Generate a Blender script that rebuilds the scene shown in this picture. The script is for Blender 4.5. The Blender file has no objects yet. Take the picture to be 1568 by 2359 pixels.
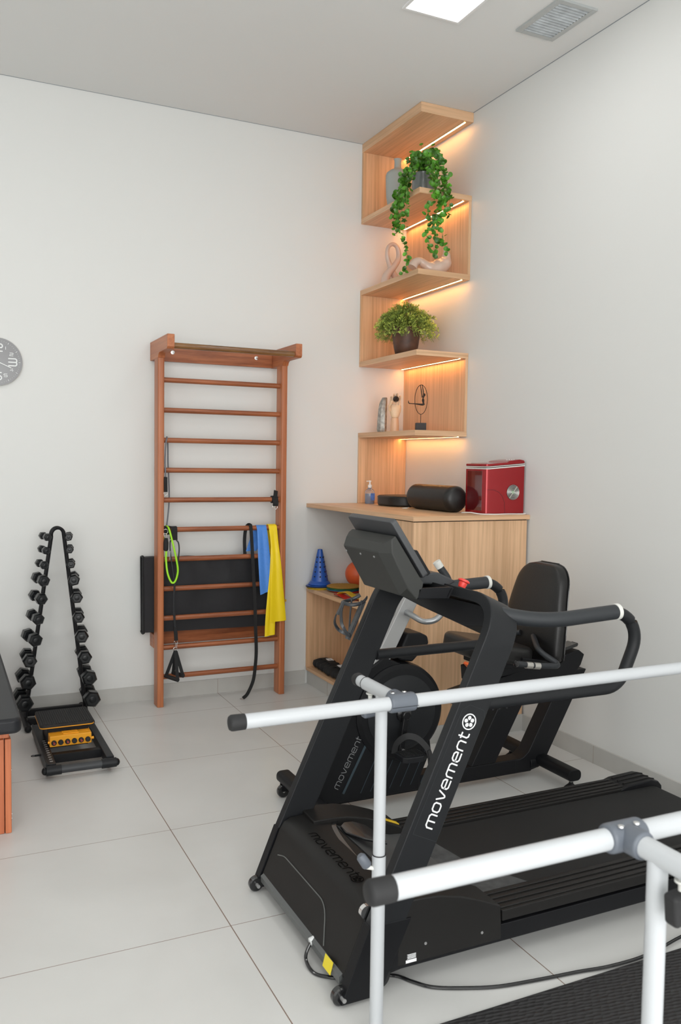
import bpy, math, random
from mathutils import Vector, Matrix
random.seed(7)
PI = math.pi
scene = bpy.context.scene
col = scene.collection
H = 3.648

# ---------------------------------------------------------------- camera
def look_matrix(loc, yaw, pitch, roll):
    F = Vector((math.sin(yaw)*math.cos(pitch), math.cos(yaw)*math.cos(pitch), math.sin(pitch)))
    R = Vector((math.cos(yaw), -math.sin(yaw), 0)); U = R.cross(F)
    R2 = R*math.cos(roll)+U*math.sin(roll); U2 = -R*math.sin(roll)+U*math.cos(roll)
    m = Matrix((R2, U2, -F)).transposed().to_4x4(); m.translation = loc
    return m
cam_data = bpy.data.cameras.new('camera'); cam = bpy.data.objects.new('camera', cam_data); col.objects.link(cam)
cam.matrix_world = look_matrix(Vector((-2.99247, -5.26844, 1.5)), 0.442480, -0.0576938, 0.0141685)
cam_data.sensor_fit = 'VERTICAL'; cam_data.sensor_height = 36.0; cam_data.lens = 1962.51/2359*36.0
cam_data.clip_start = 0.05
cam_data.dof.use_dof = True; cam_data.dof.focus_distance = 3.9; cam_data.dof.aperture_fstop = 7.0
scene.camera = cam

# ---------------------------------------------------------------- world, exposure
world = bpy.data.worlds.new('world'); scene.world = world; world.use_nodes = True
world.node_tree.nodes['Background'].inputs[0].default_value = (0.9, 0.95, 1.0, 1)
world.node_tree.nodes['Background'].inputs[1].default_value = 0.3
scene.view_settings.view_transform = 'Standard'; scene.view_settings.look = 'None'
scene.view_settings.gamma = 1.0; scene.view_settings.use_curve_mapping = False
scene.view_settings.exposure = -0.23
PANEL_STRENGTH = 9.0
STRIP_STRENGTH = 42.0
# added lamp behind the camera to even out the walls; no window there
wl = bpy.data.lights.new('added_fill_light', 'AREA'); wl.shape = 'RECTANGLE'; wl.size = 5.2; wl.size_y = 2.9; wl.energy = 236; wl.color = (0.985, 0.99, 0.985)
wlo = bpy.data.objects.new('added_fill_light', wl); col.objects.link(wlo)
wlo.location = (-3.3, -7.4, 1.75); wlo.rotation_euler = (PI/2, 0, 0)

# ---------------------------------------------------------------- materials
def M(name, rgb, rough=0.5, metal=0.0, spec=0.5, nz=None, bump=None, emit=None, trans=0.0, coat=0.0, alpha=None, sss=0.0):
    m = bpy.data.materials.new(name); m.use_nodes = True
    nt = m.node_tree; b = nt.nodes['Principled BSDF']
    b.inputs['Base Color'].default_value = (*rgb, 1); b.inputs['Roughness'].default_value = rough
    b.inputs['Metallic'].default_value = metal; b.inputs['Specular IOR Level'].default_value = spec
    b.inputs['Transmission Weight'].default_value = trans; b.inputs['Coat Weight'].default_value = coat
    if emit: b.inputs['Emission Color'].default_value = (*emit[0], 1); b.inputs['Emission Strength'].default_value = emit[1]
    if nz or bump:
        tc = nt.nodes.new('ShaderNodeTexCoord')
    if nz:  # (scale, amount)
        n = nt.nodes.new('ShaderNodeTexNoise'); n.inputs['Scale'].default_value = nz[0]; n.inputs['Detail'].default_value = 5
        nt.links.new(tc.outputs['Object'], n.inputs['Vector'])
        r = nt.nodes.new('ShaderNodeMapRange'); r.inputs[1].default_value = 0.3; r.inputs[2].default_value = 0.7
        r.inputs[3].default_value = 1-nz[1]; r.inputs[4].default_value = 1+nz[1]
        nt.links.new(n.outputs[0], r.inputs[0])
        mx = nt.nodes.new('ShaderNodeVectorMath'); mx.operation = 'SCALE'; mx.inputs[0].default_value = rgb
        nt.links.new(r.outputs[0], mx.inputs['Scale']); nt.links.new(mx.outputs[0], b.inputs['Base Color'])
    if bump:  # (scale, strength)
        n2 = nt.nodes.new('ShaderNodeTexNoise'); n2.inputs['Scale'].default_value = bump[0]; n2.inputs['Detail'].default_value = 3
        nt.links.new(tc.outputs['Object'], n2.inputs['Vector'])
        bp = nt.nodes.new('ShaderNodeBump'); bp.inputs['Strength'].default_value = bump[1]; bp.inputs['Distance'].default_value = 0.002
        nt.links.new(n2.outputs[0], bp.inputs['Height']); nt.links.new(bp.outputs[0], b.inputs['Normal'])
    return m

def wood(name, ca, cb, axis, fine=70, rough=0.45, along=1.6, streak=0.5, coat=0.0):
    m = bpy.data.materials.new(name); m.use_nodes = True
    nt = m.node_tree; b = nt.nodes['Principled BSDF']; b.inputs['Roughness'].default_value = rough; b.inputs['Coat Weight'].default_value = coat
    tc = nt.nodes.new('ShaderNodeTexCoord')
    def noise(s, l, d, dist=0.0):
        mp = nt.nodes.new('ShaderNodeMapping'); sc = [s, s, s]; sc[axis] = l; mp.inputs['Scale'].default_value = sc
        n = nt.nodes.new('ShaderNodeTexNoise'); n.inputs['Scale'].default_value = 1; n.inputs['Detail'].default_value = d; n.inputs['Distortion'].default_value = dist
        nt.links.new(tc.outputs['Object'], mp.inputs[0]); nt.links.new(mp.outputs[0], n.inputs['Vector'])
        return n
    n1 = noise(fine, along, 4); n2 = noise(fine*0.16, along*0.45, 4, 0.6); n3 = noise(fine*3.2, along*5, 2)
    a = nt.nodes.new('ShaderNodeMath'); a.operation = 'MULTIPLY_ADD'; a.inputs[1].default_value = 0.55; nt.links.new(n1.outputs[0], a.inputs[0])
    a2 = nt.nodes.new('ShaderNodeMath'); a2.operation = 'MULTIPLY'; a2.inputs[1].default_value = 0.45; nt.links.new(n2.outputs[0], a2.inputs[0])
    nt.links.new(a2.outputs[0], a.inputs[2])
    a3 = nt.nodes.new('ShaderNodeMath'); a3.operation = 'MULTIPLY_ADD'; a3.inputs[1].default_value = 0.18; nt.links.new(n3.outputs[0], a3.inputs[0]); nt.links.new(a.outputs[0], a3.inputs[2])
    r = nt.nodes.new('ShaderNodeValToRGB'); r.color_ramp.elements[0].position = 0.42; r.color_ramp.elements[1].position = 0.42+streak*0.55
    r.color_ramp.elements[0].color = (*cb, 1); r.color_ramp.elements[1].color = (*ca, 1)
    nt.links.new(a3.outputs[0], r.inputs[0]); nt.links.new(r.outputs[0], b.inputs['Base Color'])
    return m

OAK = ((0.78, 0.50, 0.30), (0.55, 0.33, 0.18))
m_oak_z = wood('oak_laminate_upright', *OAK, 2); m_oak_y = wood('oak_laminate_along', *OAK, 1); m_oak_x = wood('oak_laminate_across', *OAK, 0)
RED = ((0.53, 0.185, 0.070), (0.33, 0.095, 0.034))
m_red_z = wood('varnished_redwood_upright', *RED, 2, 60, 0.42, coat=0.08); m_red_x = wood('varnished_redwood_rung', (0.42, 0.135, 0.05), (0.17, 0.045, 0.016), 0, 60, 0.3, 4.0, 0.6, coat=0.15)
m_red_y = wood('varnished_redwood_bracket', *RED, 1, 60, 0.42, coat=0.08)
m_redbar = wood('dark_streaked_wood', (0.30, 0.15, 0.05), (0.10, 0.035, 0.012), 0, 60, 0.25, 6.0, 0.6, coat=0.4)
m_orange = wood('orange_wood', (0.62, 0.20, 0.085), (0.42, 0.11, 0.045), 2, 45, 0.4)
m_wall = M('wall_paint', (0.73, 0.735, 0.72), 0.55, spec=0.3, bump=(140, 0.03))
m_ceil = M('ceiling_paint', (0.78, 0.785, 0.775), 0.8)
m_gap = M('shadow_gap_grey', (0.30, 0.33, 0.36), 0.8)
m_base = M('skirting_tile', (0.52, 0.515, 0.49), 0.4, nz=(6, 0.05))
m_joint = M('joint_grout', (0.36, 0.30, 0.25), 0.8)
m_black = M('black_powder_coat', (0.0075, 0.0078, 0.0092), 0.45, spec=0.22, bump=(900, 0.15))
m_black2 = M('charcoal_powder_coat', (0.0125, 0.0135, 0.0155), 0.45, spec=0.28, bump=(900, 0.15))
m_hood = M('dark_textured_plastic', (0.0135, 0.0128, 0.0124), 0.45, spec=0.25, bump=(700, 0.25))
m_cons = M('console_plastic', (0.034, 0.035, 0.033), 0.5, spec=0.3, bump=(700, 0.2))
m_glossblk = M('gloss_black', (0.012, 0.012, 0.013), 0.18, coat=0.5)
m_rubber = M('black_rubber', (0.014, 0.014, 0.015), 0.7)
m_foam = M('foam_grip', (0.021, 0.024, 0.028), 0.5)
m_edge = M('painted_edge_highlight', (0.16, 0.20, 0.22), 0.35)  # light grey standing in for a bevel highlight, not applied to any part
m_belt = M('running_belt', (0.016, 0.016, 0.0163), 0.65, spec=0.25, bump=(1200, 0.3))
m_dgrey = M('dark_grey_plastic', (0.035, 0.038, 0.042), 0.5)
m_leather = M('black_leatherette', (0.009, 0.0085, 0.0085), 0.40, bump=(160, 0.25))
m_tableleather = M('charcoal_leatherette', (0.016, 0.017, 0.020), 0.45, spec=0.3, bump=(220, 0.2))
m_white = M('white_print', (0.85, 0.86, 0.87), 0.5)
m_faint = M('faint_grey_print', (0.030, 0.034, 0.037), 0.5)
m_debossed = M('debossed_print', (0.002, 0.002, 0.002), 0.6, spec=0.05)
m_teal = M('dull_teal_stripe', (0.035, 0.055, 0.068), 0.4)
m_wtube = M('white_enamelled_tube', (0.50, 0.52, 0.54), 0.34, coat=0.1)
m_gcon = M('grey_connector_plastic', (0.115, 0.13, 0.155), 0.45, bump=(400, 0.15))
m_silver = M('silver_paint', (0.42, 0.42, 0.42), 0.4, 0.6, bump=(800, 0.1))
m_silvertube = M('silver_tube', (0.36, 0.37, 0.38), 0.3, 0.8)
m_chrome = M('chrome', (0.8, 0.8, 0.8), 0.12, 1.0)
m_whitering = M('off_white_ring', (0.72, 0.72, 0.68), 0.4)
m_red = M('emergency_red', (0.85, 0.06, 0.045), 0.35)
m_yellow = M('warning_yellow', (0.80, 0.52, 0.03), 0.5, nz=(60, 0.12))
m_fabric = M('black_fabric', (0.012, 0.012, 0.013), 0.85, bump=(300, 0.4))
m_matfab = M('dark_mat_fabric', (0.014, 0.014, 0.017), 0.7, nz=(5, 0.2), bump=(60, 0.3))
m_dumb = M('dipped_vinyl', (0.004, 0.005, 0.006), 0.30, spec=0.35, coat=0.05)
m_boxyel = M('amber_plastic', (0.85, 0.36, 0.012), 0.4)

class MB:
    def __init__(s): s.v = []; s.f = []
    def add(s, vs, fs):
        o = len(s.v); s.v += [Vector(a) for a in vs]; s.f += [tuple(i+o for i in f) for f in fs]; return s
    def box(s, x0, x1, y0, y1, z0, z1):
        return s.add([(x, y, z) for x in (x0, x1) for y in (y0, y1) for z in (z0, z1)],
                     [(0,1,3,2),(4,6,7,5),(0,4,5,1),(2,3,7,6),(0,2,6,4),(1,5,7,3)])
    def obox(s, c, ax, ay, az, hx, hy, hz):
        c = Vector(c); ax, ay, az = Vector(ax).normalized(), Vector(ay).normalized(), Vector(az).normalized()
        return s.add([c+ax*(i*hx)+ay*(j*hy)+az*(k*hz) for i in (-1,1) for j in (-1,1) for k in (-1,1)],
                     [(0,1,3,2),(4,6,7,5),(0,4,5,1),(2,3,7,6),(0,2,6,4),(1,5,7,3)])
    def prism(s, pts, O, A, B, N):      # polygon pts (a,b) at O+aA+bB extruded by N
        O, A, B, N = Vector(O), Vector(A), Vector(B), Vector(N); n = len(pts)
        lo = [O+A*p[0]+B*p[1] for p in pts]
        return s.add(lo+[p+N for p in lo], [tuple(range(n))[::-1], tuple(range(n, 2*n))]+[(i, (i+1) % n, n+(i+1) % n, n+i) for i in range(n)])
    def sweep(s, path, prof, hint=None, closed=False, cap=True, scales=None):
        P = [Vector(p) for p in path]; n = len(P); k = len(prof)
        T = []
        for i in range(n):
            a = P[(i-1) % n] if (closed or i > 0) else P[i]; b = P[(i+1) % n] if (closed or i < n-1) else P[i]
            t = (b-a); T.append(t.normalized() if t.length > 1e-9 else Vector((0,0,1)))
        h = Vector(hint) if hint else (Vector((0,0,1)) if abs(T[0].z) < 0.9 else Vector((0,1,0)))
        vs = []; nrm = h
        for i in range(n):
            if hint: nrm = h
            nn = nrm-T[i]*nrm.dot(T[i])
            if nn.length < 1e-6: nn = T[i].orthogonal()
            nn.normalize(); nrm = nn; bi = T[i].cross(nn); sc = scales[i] if scales else 1.0
            vs += [P[i]+nn*(a*sc)+bi*(b*sc) for a, b in prof]
        fs = []
        for i in range(n if closed else n-1):
            j = (i+1) % n
            fs += [(i*k+q, i*k+(q+1) % k, j*k+(q+1) % k, j*k+q) for q in range(k)]
        if cap and not closed: fs += [tuple(range(k))[::-1], tuple((n-1)*k+q for q in range(k))]
        return s.add(vs, fs)
    def tube(s, path, r, n=14, **kw):
        return s.sweep(path, [(r*math.cos(2*PI*q/n), r*math.sin(2*PI*q/n)) for q in range(n)], **kw)
    def strip(s, path, w, t, hint):     # flat band: w across (along binormal), t thick (along hint)
        return s.sweep(path, [(-t/2, -w/2), (t/2, -w/2), (t/2, w/2), (-t/2, w/2)], hint=hint)
    def cyl(s, a, b, r, n=20, r2=None):
        a, b = Vector(a), Vector(b)
        return s.sweep([a, b], [(math.cos(2*PI*q/n), math.sin(2*PI*q/n)) for q in range(n)], scales=[r, r if r2 is None else r2])
    def lathe(s, prof, c, axis=(0,0,1), n=28):   # prof (r, h) along axis from c
        c = Vector(c); ax = Vector(axis).normalized(); u = ax.orthogonal().normalized(); w = ax.cross(u)
        vs = []; fs = []; m = len(prof)
        for r, h in prof: vs += [c+ax*h+(u*math.cos(2*PI*q/n)+w*math.sin(2*PI*q/n))*max(r, 1e-5) for q in range(n)]
        for i in range(m-1): fs += [(i*n+q, i*n+(q+1) % n, (i+1)*n+(q+1) % n, (i+1)*n+q) for q in range(n)]
        fs += [tuple(range(n))[::-1], tuple((m-1)*n+q for q in range(n))]
        return s.add(vs, fs)
    def ball(s, c, r, n=20, sc=(1,1,1)):
        c = Vector(c); m = n//2; vs = []; fs = []
        for i in range(m+1):
            th = PI*i/m
            for q in range(n): vs.append(c+Vector((sc[0]*r*math.sin(th)*math.cos(2*PI*q/n), sc[1]*r*math.sin(th)*math.sin(2*PI*q/n), sc[2]*r*math.cos(th))))
        for i in range(m): fs += [(i*n+q, (i+1)*n+q, (i+1)*n+(q+1) % n, i*n+(q+1) % n) for q in range(n)]
        return s.add(vs, fs)
    def torus(s, c, axis, R, r, n=32, k=10):
        c = Vector(c); ax = Vector(axis).normalized(); u = ax.orthogonal().normalized(); w = ax.cross(u)
        return s.sweep([c+(u*math.cos(2*PI*q/n)+w*math.sin(2*PI*q/n))*R for q in range(n)], [(r*math.cos(2*PI*q/k), r*math.sin(2*PI*q/k)) for q in range(k)], hint=ax, closed=True)

origin = {}
def finish(o, me, sharp, bevel, segs=2):
    for p in me.polygons: p.use_smooth = True
    me.set_sharp_from_angle(angle=math.radians(sharp))
    if bevel:
        b = o.modifiers.new('bevel', 'BEVEL'); b.width = bevel; b.segments = segs; b.limit_method = 'ANGLE'; b.angle_limit = math.radians(40)
        b.harden_normals = True
def obj(name, mb, mat, parent=None, bevel=None, sharp=35, segs=2, local=False, loc=None, kind=None):
    if parent is not None: org = Vector((0,0,0)) if local else origin[parent.name]
    elif loc is not None: org = Vector(loc)
    else:
        xs = [v.x for v in mb.v]; ys = [v.y for v in mb.v]; zs = [v.z for v in mb.v]
        org = Vector(((min(xs)+max(xs))/2, (min(ys)+max(ys))/2, min(zs)))
    me = bpy.data.meshes.new(name)
    me.from_pydata([tuple(v-org) for v in mb.v] if not (local and parent is None) else [tuple(v) for v in mb.v], [], mb.f)
    import bmesh
    bm = bmesh.new(); bm.from_mesh(me); bmesh.ops.recalc_face_normals(bm, faces=bm.faces); bm.to_mesh(me); bm.free()
    me.materials.append(mat); o = bpy.data.objects.new(name, me); col.objects.link(o)
    if parent is not None: o.parent = parent
    else: o.location = org
    origin[o.name] = org
    finish(o, me, sharp, bevel, segs)
    if kind: o['kind'] = kind
    return o
def tag(o, label, cat, group=None):
    o['label'] = label; o['category'] = cat
    if group: o['group'] = group
    return o
def thing(name, label, cat, loc=(0,0,0), rotz=0.0, group=None):
    o = bpy.data.objects.new(name, None); col.objects.link(o); o.location = loc; o.rotation_euler = (0, 0, rotz); o.empty_display_size = 0.05
    origin[o.name] = Vector(loc)
    return tag(o, label, cat, group)
def copy_tree(o, parent=None):
    c = o.copy(); col.objects.link(c)
    if parent is not None: c.parent = parent
    for k in [q for q in bpy.data.objects if q.parent == o]: copy_tree(k, c)
    return c
def cr(pts, n=6):                       # Catmull-Rom through pts
    P = [Vector(p) for p in pts]; P = [P[0]*2-P[1]]+P+[P[-1]*2-P[-2]]; out = []
    for i in range(1, len(P)-2):
        for q in range(n):
            t = q/n; a, b, c, d = P[i-1], P[i], P[i+1], P[i+2]
            out.append(0.5*((2*b)+(c-a)*t+(2*a-5*b+4*c-d)*t*t+(3*b-a-3*c+d)*t**3))
    out.append(P[-2]); return out
def fillet(pts, rads, n=7):             # polyline with rounded corners
    P = [Vector(p) for p in pts]; out = [P[0]]
    for i in range(1, len(P)-1):
        r = rads[i-1] if isinstance(rads, (list, tuple)) else rads
        a = (P[i-1]-P[i]).normalized(); b = (P[i+1]-P[i]).normalized()
        for q in range(n+1):
            t = q/n; out.append((P[i]+a*r)*(1-t)**2+P[i]*2*t*(1-t)+(P[i]+b*r)*t*t)
    out.append(P[-1]); return out
def rrect(w, h, r, n=5):
    out = []
    for cx, cy, a0 in ((w/2-r, h/2-r, 0), (-w/2+r, h/2-r, 90), (-w/2+r, -h/2+r, 180), (w/2-r, -h/2+r, 270)):
        for q in range(n+1): a = math.radians(a0+90*q/n); out.append((cx+r*math.cos(a), cy+r*math.sin(a)))
    return out
# lettering made of rounded strokes
GL = {'m': (1.45, [[(0,0),(0,.78),(.22,1),(1.25,1),(1.45,.8),(1.45,0)], [(.72,1),(.72,0)]]),
      'o': (.95, [[(.2,0),(0,.2),(0,.8),(.2,1),(.75,1),(.95,.8),(.95,.2),(.75,0),(.2,0)]]),
      'v': (.98, [[(0,1),(.38,.08),(.5,0),(.62,.08),(.98,1)]]),
      'e': (.95, [[(.95,0),(.2,0),(0,.2),(0,.8),(.2,1),(.75,1),(.95,.8),(.95,.5),(0,.5)]]),
      'n': (.95, [[(0,0),(0,.78),(.22,1),(.75,1),(.95,.8),(.95,0)]]),
      't': (.62, [[(.15,1.35),(.15,.2),(.32,0),(.62,0)], [(-.05,1),(.55,1)]])}
def stroke(mb, lines, O, A, B, N, w, d=0.0006):   # A,B scaled axes; w stroke width in metres; mitred ribbons
    O, A, B, N = Vector(O), Vector(A), Vector(B), Vector(N).normalized()
    for li, ln in enumerate(lines):
        P = [O+A*p[0]+B*p[1] for p in ln]; closed = (P[0]-P[-1]).length < 1e-7
        if closed: P = P[:-1]
        n = len(P); dd = d+.00022*li; vs = []
        for i in range(n):
            t0 = (P[i]-P[i-1]).normalized() if (closed or i > 0) else None
            t1 = (P[(i+1) % n]-P[i]).normalized() if (closed or i < n-1) else None
            e = Vector((0,0,0))
            if t0 is None: t0 = t1; e = -t1*(w*.25)
            if t1 is None: t1 = t0; e = t0*(w*.25)
            n0, n1 = N.cross(t0), N.cross(t1); m = (n0+n1).normalized(); k = min(1.6, 1/max(.3, m.dot(n0)))*w/2
            for q in (-1, 1):
                for h in (0, dd): vs.append(P[i]+e+m*(q*k)+N*h)
        fs = []
        for i in range(n if closed else n-1):
            a, b = i*4, ((i+1) % n)*4
            fs += [(a+1, a+3, b+3, b+1), (a, b, b+2, a+2), (a, a+1, b+1, b), (a+2, b+2, b+3, a+3)]
        if not closed: fs += [(0, 2, 3, 1), ((n-1)*4, (n-1)*4+1, (n-1)*4+3, (n-1)*4+2)]
        mb.add(vs, fs)
def word(mb, txt, O, A, B, N, w, gap=.34):
    x = 0.0; O = Vector(O)
    for ch in txt:
        wd, ls = GL[ch]; stroke(mb, ls, O+Vector(A)*x, A, B, N, w); x += wd+gap
    return x-gap
def flower(mb, c, A, B, N, R):           # ring with five petals
    c, A, B, N = Vector(c), Vector(A).normalized(), Vector(B).normalized(), Vector(N).normalized()
    n = 36
    for q in range(n):
        a0, a1 = 2*PI*q/n, 2*PI*(q+1)/n
        vs = []
        for a in (a0, a1):
            for r in (R*.86, R):
                for d in (0, .0006): vs.append(c+(A*math.cos(a)+B*math.sin(a))*r+N*d)
        mb.add(vs, [(0,1,3,2),(4,6,7,5),(1,5,7,3),(2,3,7,6),(0,4,5,1)])
    for k in range(5):
        a = PI/2+2*PI*k/5; d = A*math.cos(a)+B*math.sin(a); e = N.cross(d)
        pts = []
        for q in range(14):
            t = 2*PI*q/14; pts.append((R*(.46+.26*math.cos(t)), R*(.245 if math.cos(t) > -.3 else .19)*math.sin(t)))
        mb.prism(pts, c, d, e, N*.0006)
# ================================================================ SETTING
XL, YF = -6.2, -7.5
# floor with 79 cm tiles and thin brown joints
m_floor = bpy.data.materials.new('porcelain_floor_tile'); m_floor.use_nodes = True
nt = m_floor.node_tree; b = nt.nodes['Principled BSDF']
geo = nt.nodes.new('ShaderNodeNewGeometry'); sep = nt.nodes.new('ShaderNodeSeparateXYZ'); nt.links.new(geo.outputs['Position'], sep.inputs[0])
def mth(op, a, bb=None, c=None):
    n = nt.nodes.new('ShaderNodeMath'); n.operation = op
    for i, v in enumerate((a, bb, c)):
        if v is None: continue
        if isinstance(v, (int, float)): n.inputs[i].default_value = v
        else: nt.links.new(v, n.inputs[i])
    return n.outputs[0]
S = 0.7855
def jd(o, off):
    f = mth('FRACT', mth('DIVIDE', mth('SUBTRACT', o, off), S)); return mth('MULTIPLY', mth('MINIMUM', f, mth('SUBTRACT', 1.0, f)), S)
dx = jd(sep.outputs[0], -2.1511+S*4); dy = jd(sep.outputs[1], -1.1376+S*4)
lx = mth('LESS_THAN', dx, 0.0017); ly = mth('LESS_THAN', dy, 0.0013); ln = mth('MAXIMUM', lx, ly)
n1 = nt.nodes.new('ShaderNodeTexNoise'); n1.inputs['Scale'].default_value = 1.6; n1.inputs['Detail'].default_value = 6; n1.inputs['Distortion'].default_value = 0.4
nt.links.new(geo.outputs['Position'], n1.inputs['Vector'])
r1 = nt.nodes.new('ShaderNodeValToRGB'); r1.color_ramp.elements[0].position = .3; r1.color_ramp.elements[1].position = .7
r1.color_ramp.elements[0].color = (0.610, 0.609, 0.592, 1); r1.color_ramp.elements[1].color = (0.690, 0.690, 0.676, 1); nt.links.new(n1.outputs[0], r1.inputs[0])
mx = nt.nodes.new('ShaderNodeMix'); mx.data_type = 'RGBA'; nt.links.new(ln, mx.inputs[0]); nt.links.new(r1.outputs[0], mx.inputs[6]); mx.inputs[7].default_value = (0.22, 0.15, 0.115, 1)
nt.links.new(mx.outputs[2], b.inputs['Base Color']); b.inputs['Roughness'].default_value = 0.33; b.inputs['Specular IOR Level'].default_value = 0.4
obj('floor', MB().box(XL-.1, .1, YF-.1, .1, -.1, 0), m_floor, kind='structure')
obj('ceiling', MB().box(XL, -.005, YF, -.005, H, H+.08), m_ceil, kind='structure')
obj('wall_back', MB().box(XL-.1, .1, 0, .1, 0, H+.1), m_wall, kind='structure')
obj('wall_right', MB().box(0, .1, YF-.1, 0, 0, H+.1), m_wall, kind='structure')
obj('wall_left', MB().box(XL-.1, XL, YF-.1, 0, 0, H+.1), m_wall, kind='structure')
obj('wall_front', MB().box(XL, 0, YF-.1, YF, 0, H+.1), m_wall, kind='structure')
obj('gap_shade_1', MB().box(XL, 0, -.005, 0, H-.001, H+.03), m_gap, kind='structure')  # grey strip coloured as the shade in the wall/ceiling gap
obj('gap_shade_2', MB().box(-.005, 0, YF, -.005, H-.001, H+.03), m_gap, kind='structure')  # same painted gap shade along the right wall
def skirting(name, boxes, joints, jm=m_joint):
    o = obj(name, boxes, m_base, kind='structure'); obj('joint', joints, jm, o); return o
bb = MB().box(XL, -.752, -.012, 0, 0, .092); jj = MB()
for x in (-4.87, -4.08, -3.30, -2.51, -1.365): jj.box(x-.0012, x+.0012, -.0124, -.0115, 0, .092)
skirting('baseboard_back', bb, jj)
bb = MB().box(-.012, 0, YF, -1.415, 0, .092); jj = MB()
for y in (-2.0, -2.79, -3.57, -4.36): jj.box(-.0124, -.0115, y-.0012, y+.0012, 0, .092)
skirting('baseboard_right', bb, jj)

# ---------------------------------------------------------------- ceiling light panels and air vent
m_diff = M('lit_diffuser', (0.9, 0.9, 0.9), 0.5, emit=((1.0, 1.0, 0.985), PANEL_STRENGTH))
m_lframe = M('light_frame_white', (0.86, 0.86, 0.86), 0.5)
def ceiling_light(x0, x1, y0, y1, label, group):
    t = thing('ceiling_light', label, 'light', ((x0+x1)/2, (y0+y1)/2, H-.014), 0, group)
    f = MB()
    for a in ((x0-.014, x0, y0-.014, y1+.014), (x1, x1+.014, y0-.014, y1+.014), (x0, x1, y0-.014, y0), (x0, x1, y1, y1+.014)): f.box(a[0], a[1], a[2], a[3], H-.008, H+.004)
    obj('frame', f, m_lframe, t); obj('diffuser', MB().box(x0, x1, y0, y1, H-.006, H-.002), m_diff, t)
ceiling_light(-.972, -.684, -2.53, -1.645, 'rectangular white light panel set in the ceiling left of the air vent', 'ceiling light panels')
for x in (-2.85, -4.75):
    ceiling_light(x-.144, x+.144, -2.53, -1.645, 'rectangular ceiling light panel outside the photo to the left', 'ceiling light panels')
for x in (-.83, -2.85, -4.75):
    ceiling_light(x-.144, x+.144, -5.75, -4.865, 'rectangular ceiling light panel above and behind the viewer', 'ceiling light panels')
m_vent = M('aluminium_vent', (0.50, 0.52, 0.52), 0.45, 0.3); m_ventslat = M('dusty_vent_blade', (0.50, 0.53, 0.55), 0.5, 0.2, nz=(14, 0.22)); m_dark = M('dark_duct', (0.02, 0.022, 0.025), 0.9)
VX0, VX1, VY0, VY1 = -.386, -.158, -2.035, -1.705
t = thing('ceiling_vent', 'rectangular aluminium air vent with angled slats in the ceiling', 'vent', ((VX0+VX1)/2, (VY0+VY1)/2, H-.012))
f = MB(); w = .028
for a in ((VX0, VX0+w, VY0, VY1), (VX1-w, VX1, VY0, VY1), (VX0+w, VX1-w, VY0, VY0+w), (VX0+w, VX1-w, VY1-w, VY1)): f.box(a[0], a[1], a[2], a[3], H-.011, H+.001)
obj('frame', f, m_vent, t, bevel=.002)
obj('duct', MB().box(VX0+w*.8, VX1-w*.8, VY0+w*.8, VY1-w*.8, H-.0008, H+.0005), m_dark, t)
n = 13
for i in range(n):
    y = VY0+w+(i+.5)*(VY1-VY0-2*w)/n
    obj('slat', MB().obox(((VX0+VX1)/2, y, H-.006), (1,0,0), (0,.75,-.66), (0,.66,.75), (VX1-VX0)/2-w, .0078, .0006), m_ventslat, t)

# ================================================================ CORNER SHELF
SX, SY = -.372, -.775
t = thing('corner_shelf', 'tall zigzag oak corner shelf with warm light strips running up to the ceiling', 'shelf', (SX/2, SY/2, 1.225))
tops = [H-.001, 3.150, 2.672, 2.190, 1.706]; th = [.058, .033, .033, .033, .033]
m_strip = M('warm_led_strip', (1, .8, .55), .5, emit=((1.0, 0.44, 0.125), STRIP_STRENGTH))
m_strip_core = m_strip
m_alu = M('aluminium_channel', (0.6, 0.58, 0.55), 0.4, 0.8)
for z, h in zip(tops, th):
    b_ = obj('shelf_board', MB().box(SX, -.001, SY, -.001, z-h, z), m_oak_y, t, bevel=.001)
    obj('edge_band', MB().box(SX+.0005, -.001, SY-.0008, SY, z-h+.0005, z-.0005), m_oak_x, b_)
    ys, ye = -.755, -.03
    obj('led_strip', MB().box(-.058, -.046, ys, ye, z-h-.003, z-h+.0005), m_strip, b_)
    ch = MB().box(-.0605, -.058, ys-.003, ye, z-h-.003, z-h+.0005).box(-.046, -.0435, ys-.003, ye, z-h-.003, z-h+.0005)
    obj('channel', ch, m_alu, b_)
PT = .018
for i in range(5):
    z1 = tops[i]-th[i]; z0 = (tops[i+1] if i < 4 else 1.226)
    if i in (0, 2, 4):   # panel on the back wall, with the edge wrapping down the left end
        obj('back_panel', MB().box(SX, -.002, -PT-.001, -.001, z0, z1), m_oak_z, t, bevel=.001)
    else:
        obj('side_panel', MB().box(-PT-.001, -.001, SY, -.001, z0, z1), m_oak_z, t, bevel=.001)
        for yy in (-.10, -.13, -.62, -.65): obj('screw_cover', MB().cyl((-PT-.0015, yy, z1-.07), (-PT-.0005, yy, z1-.07), .004, 10), m_oak_y, t)

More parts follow.
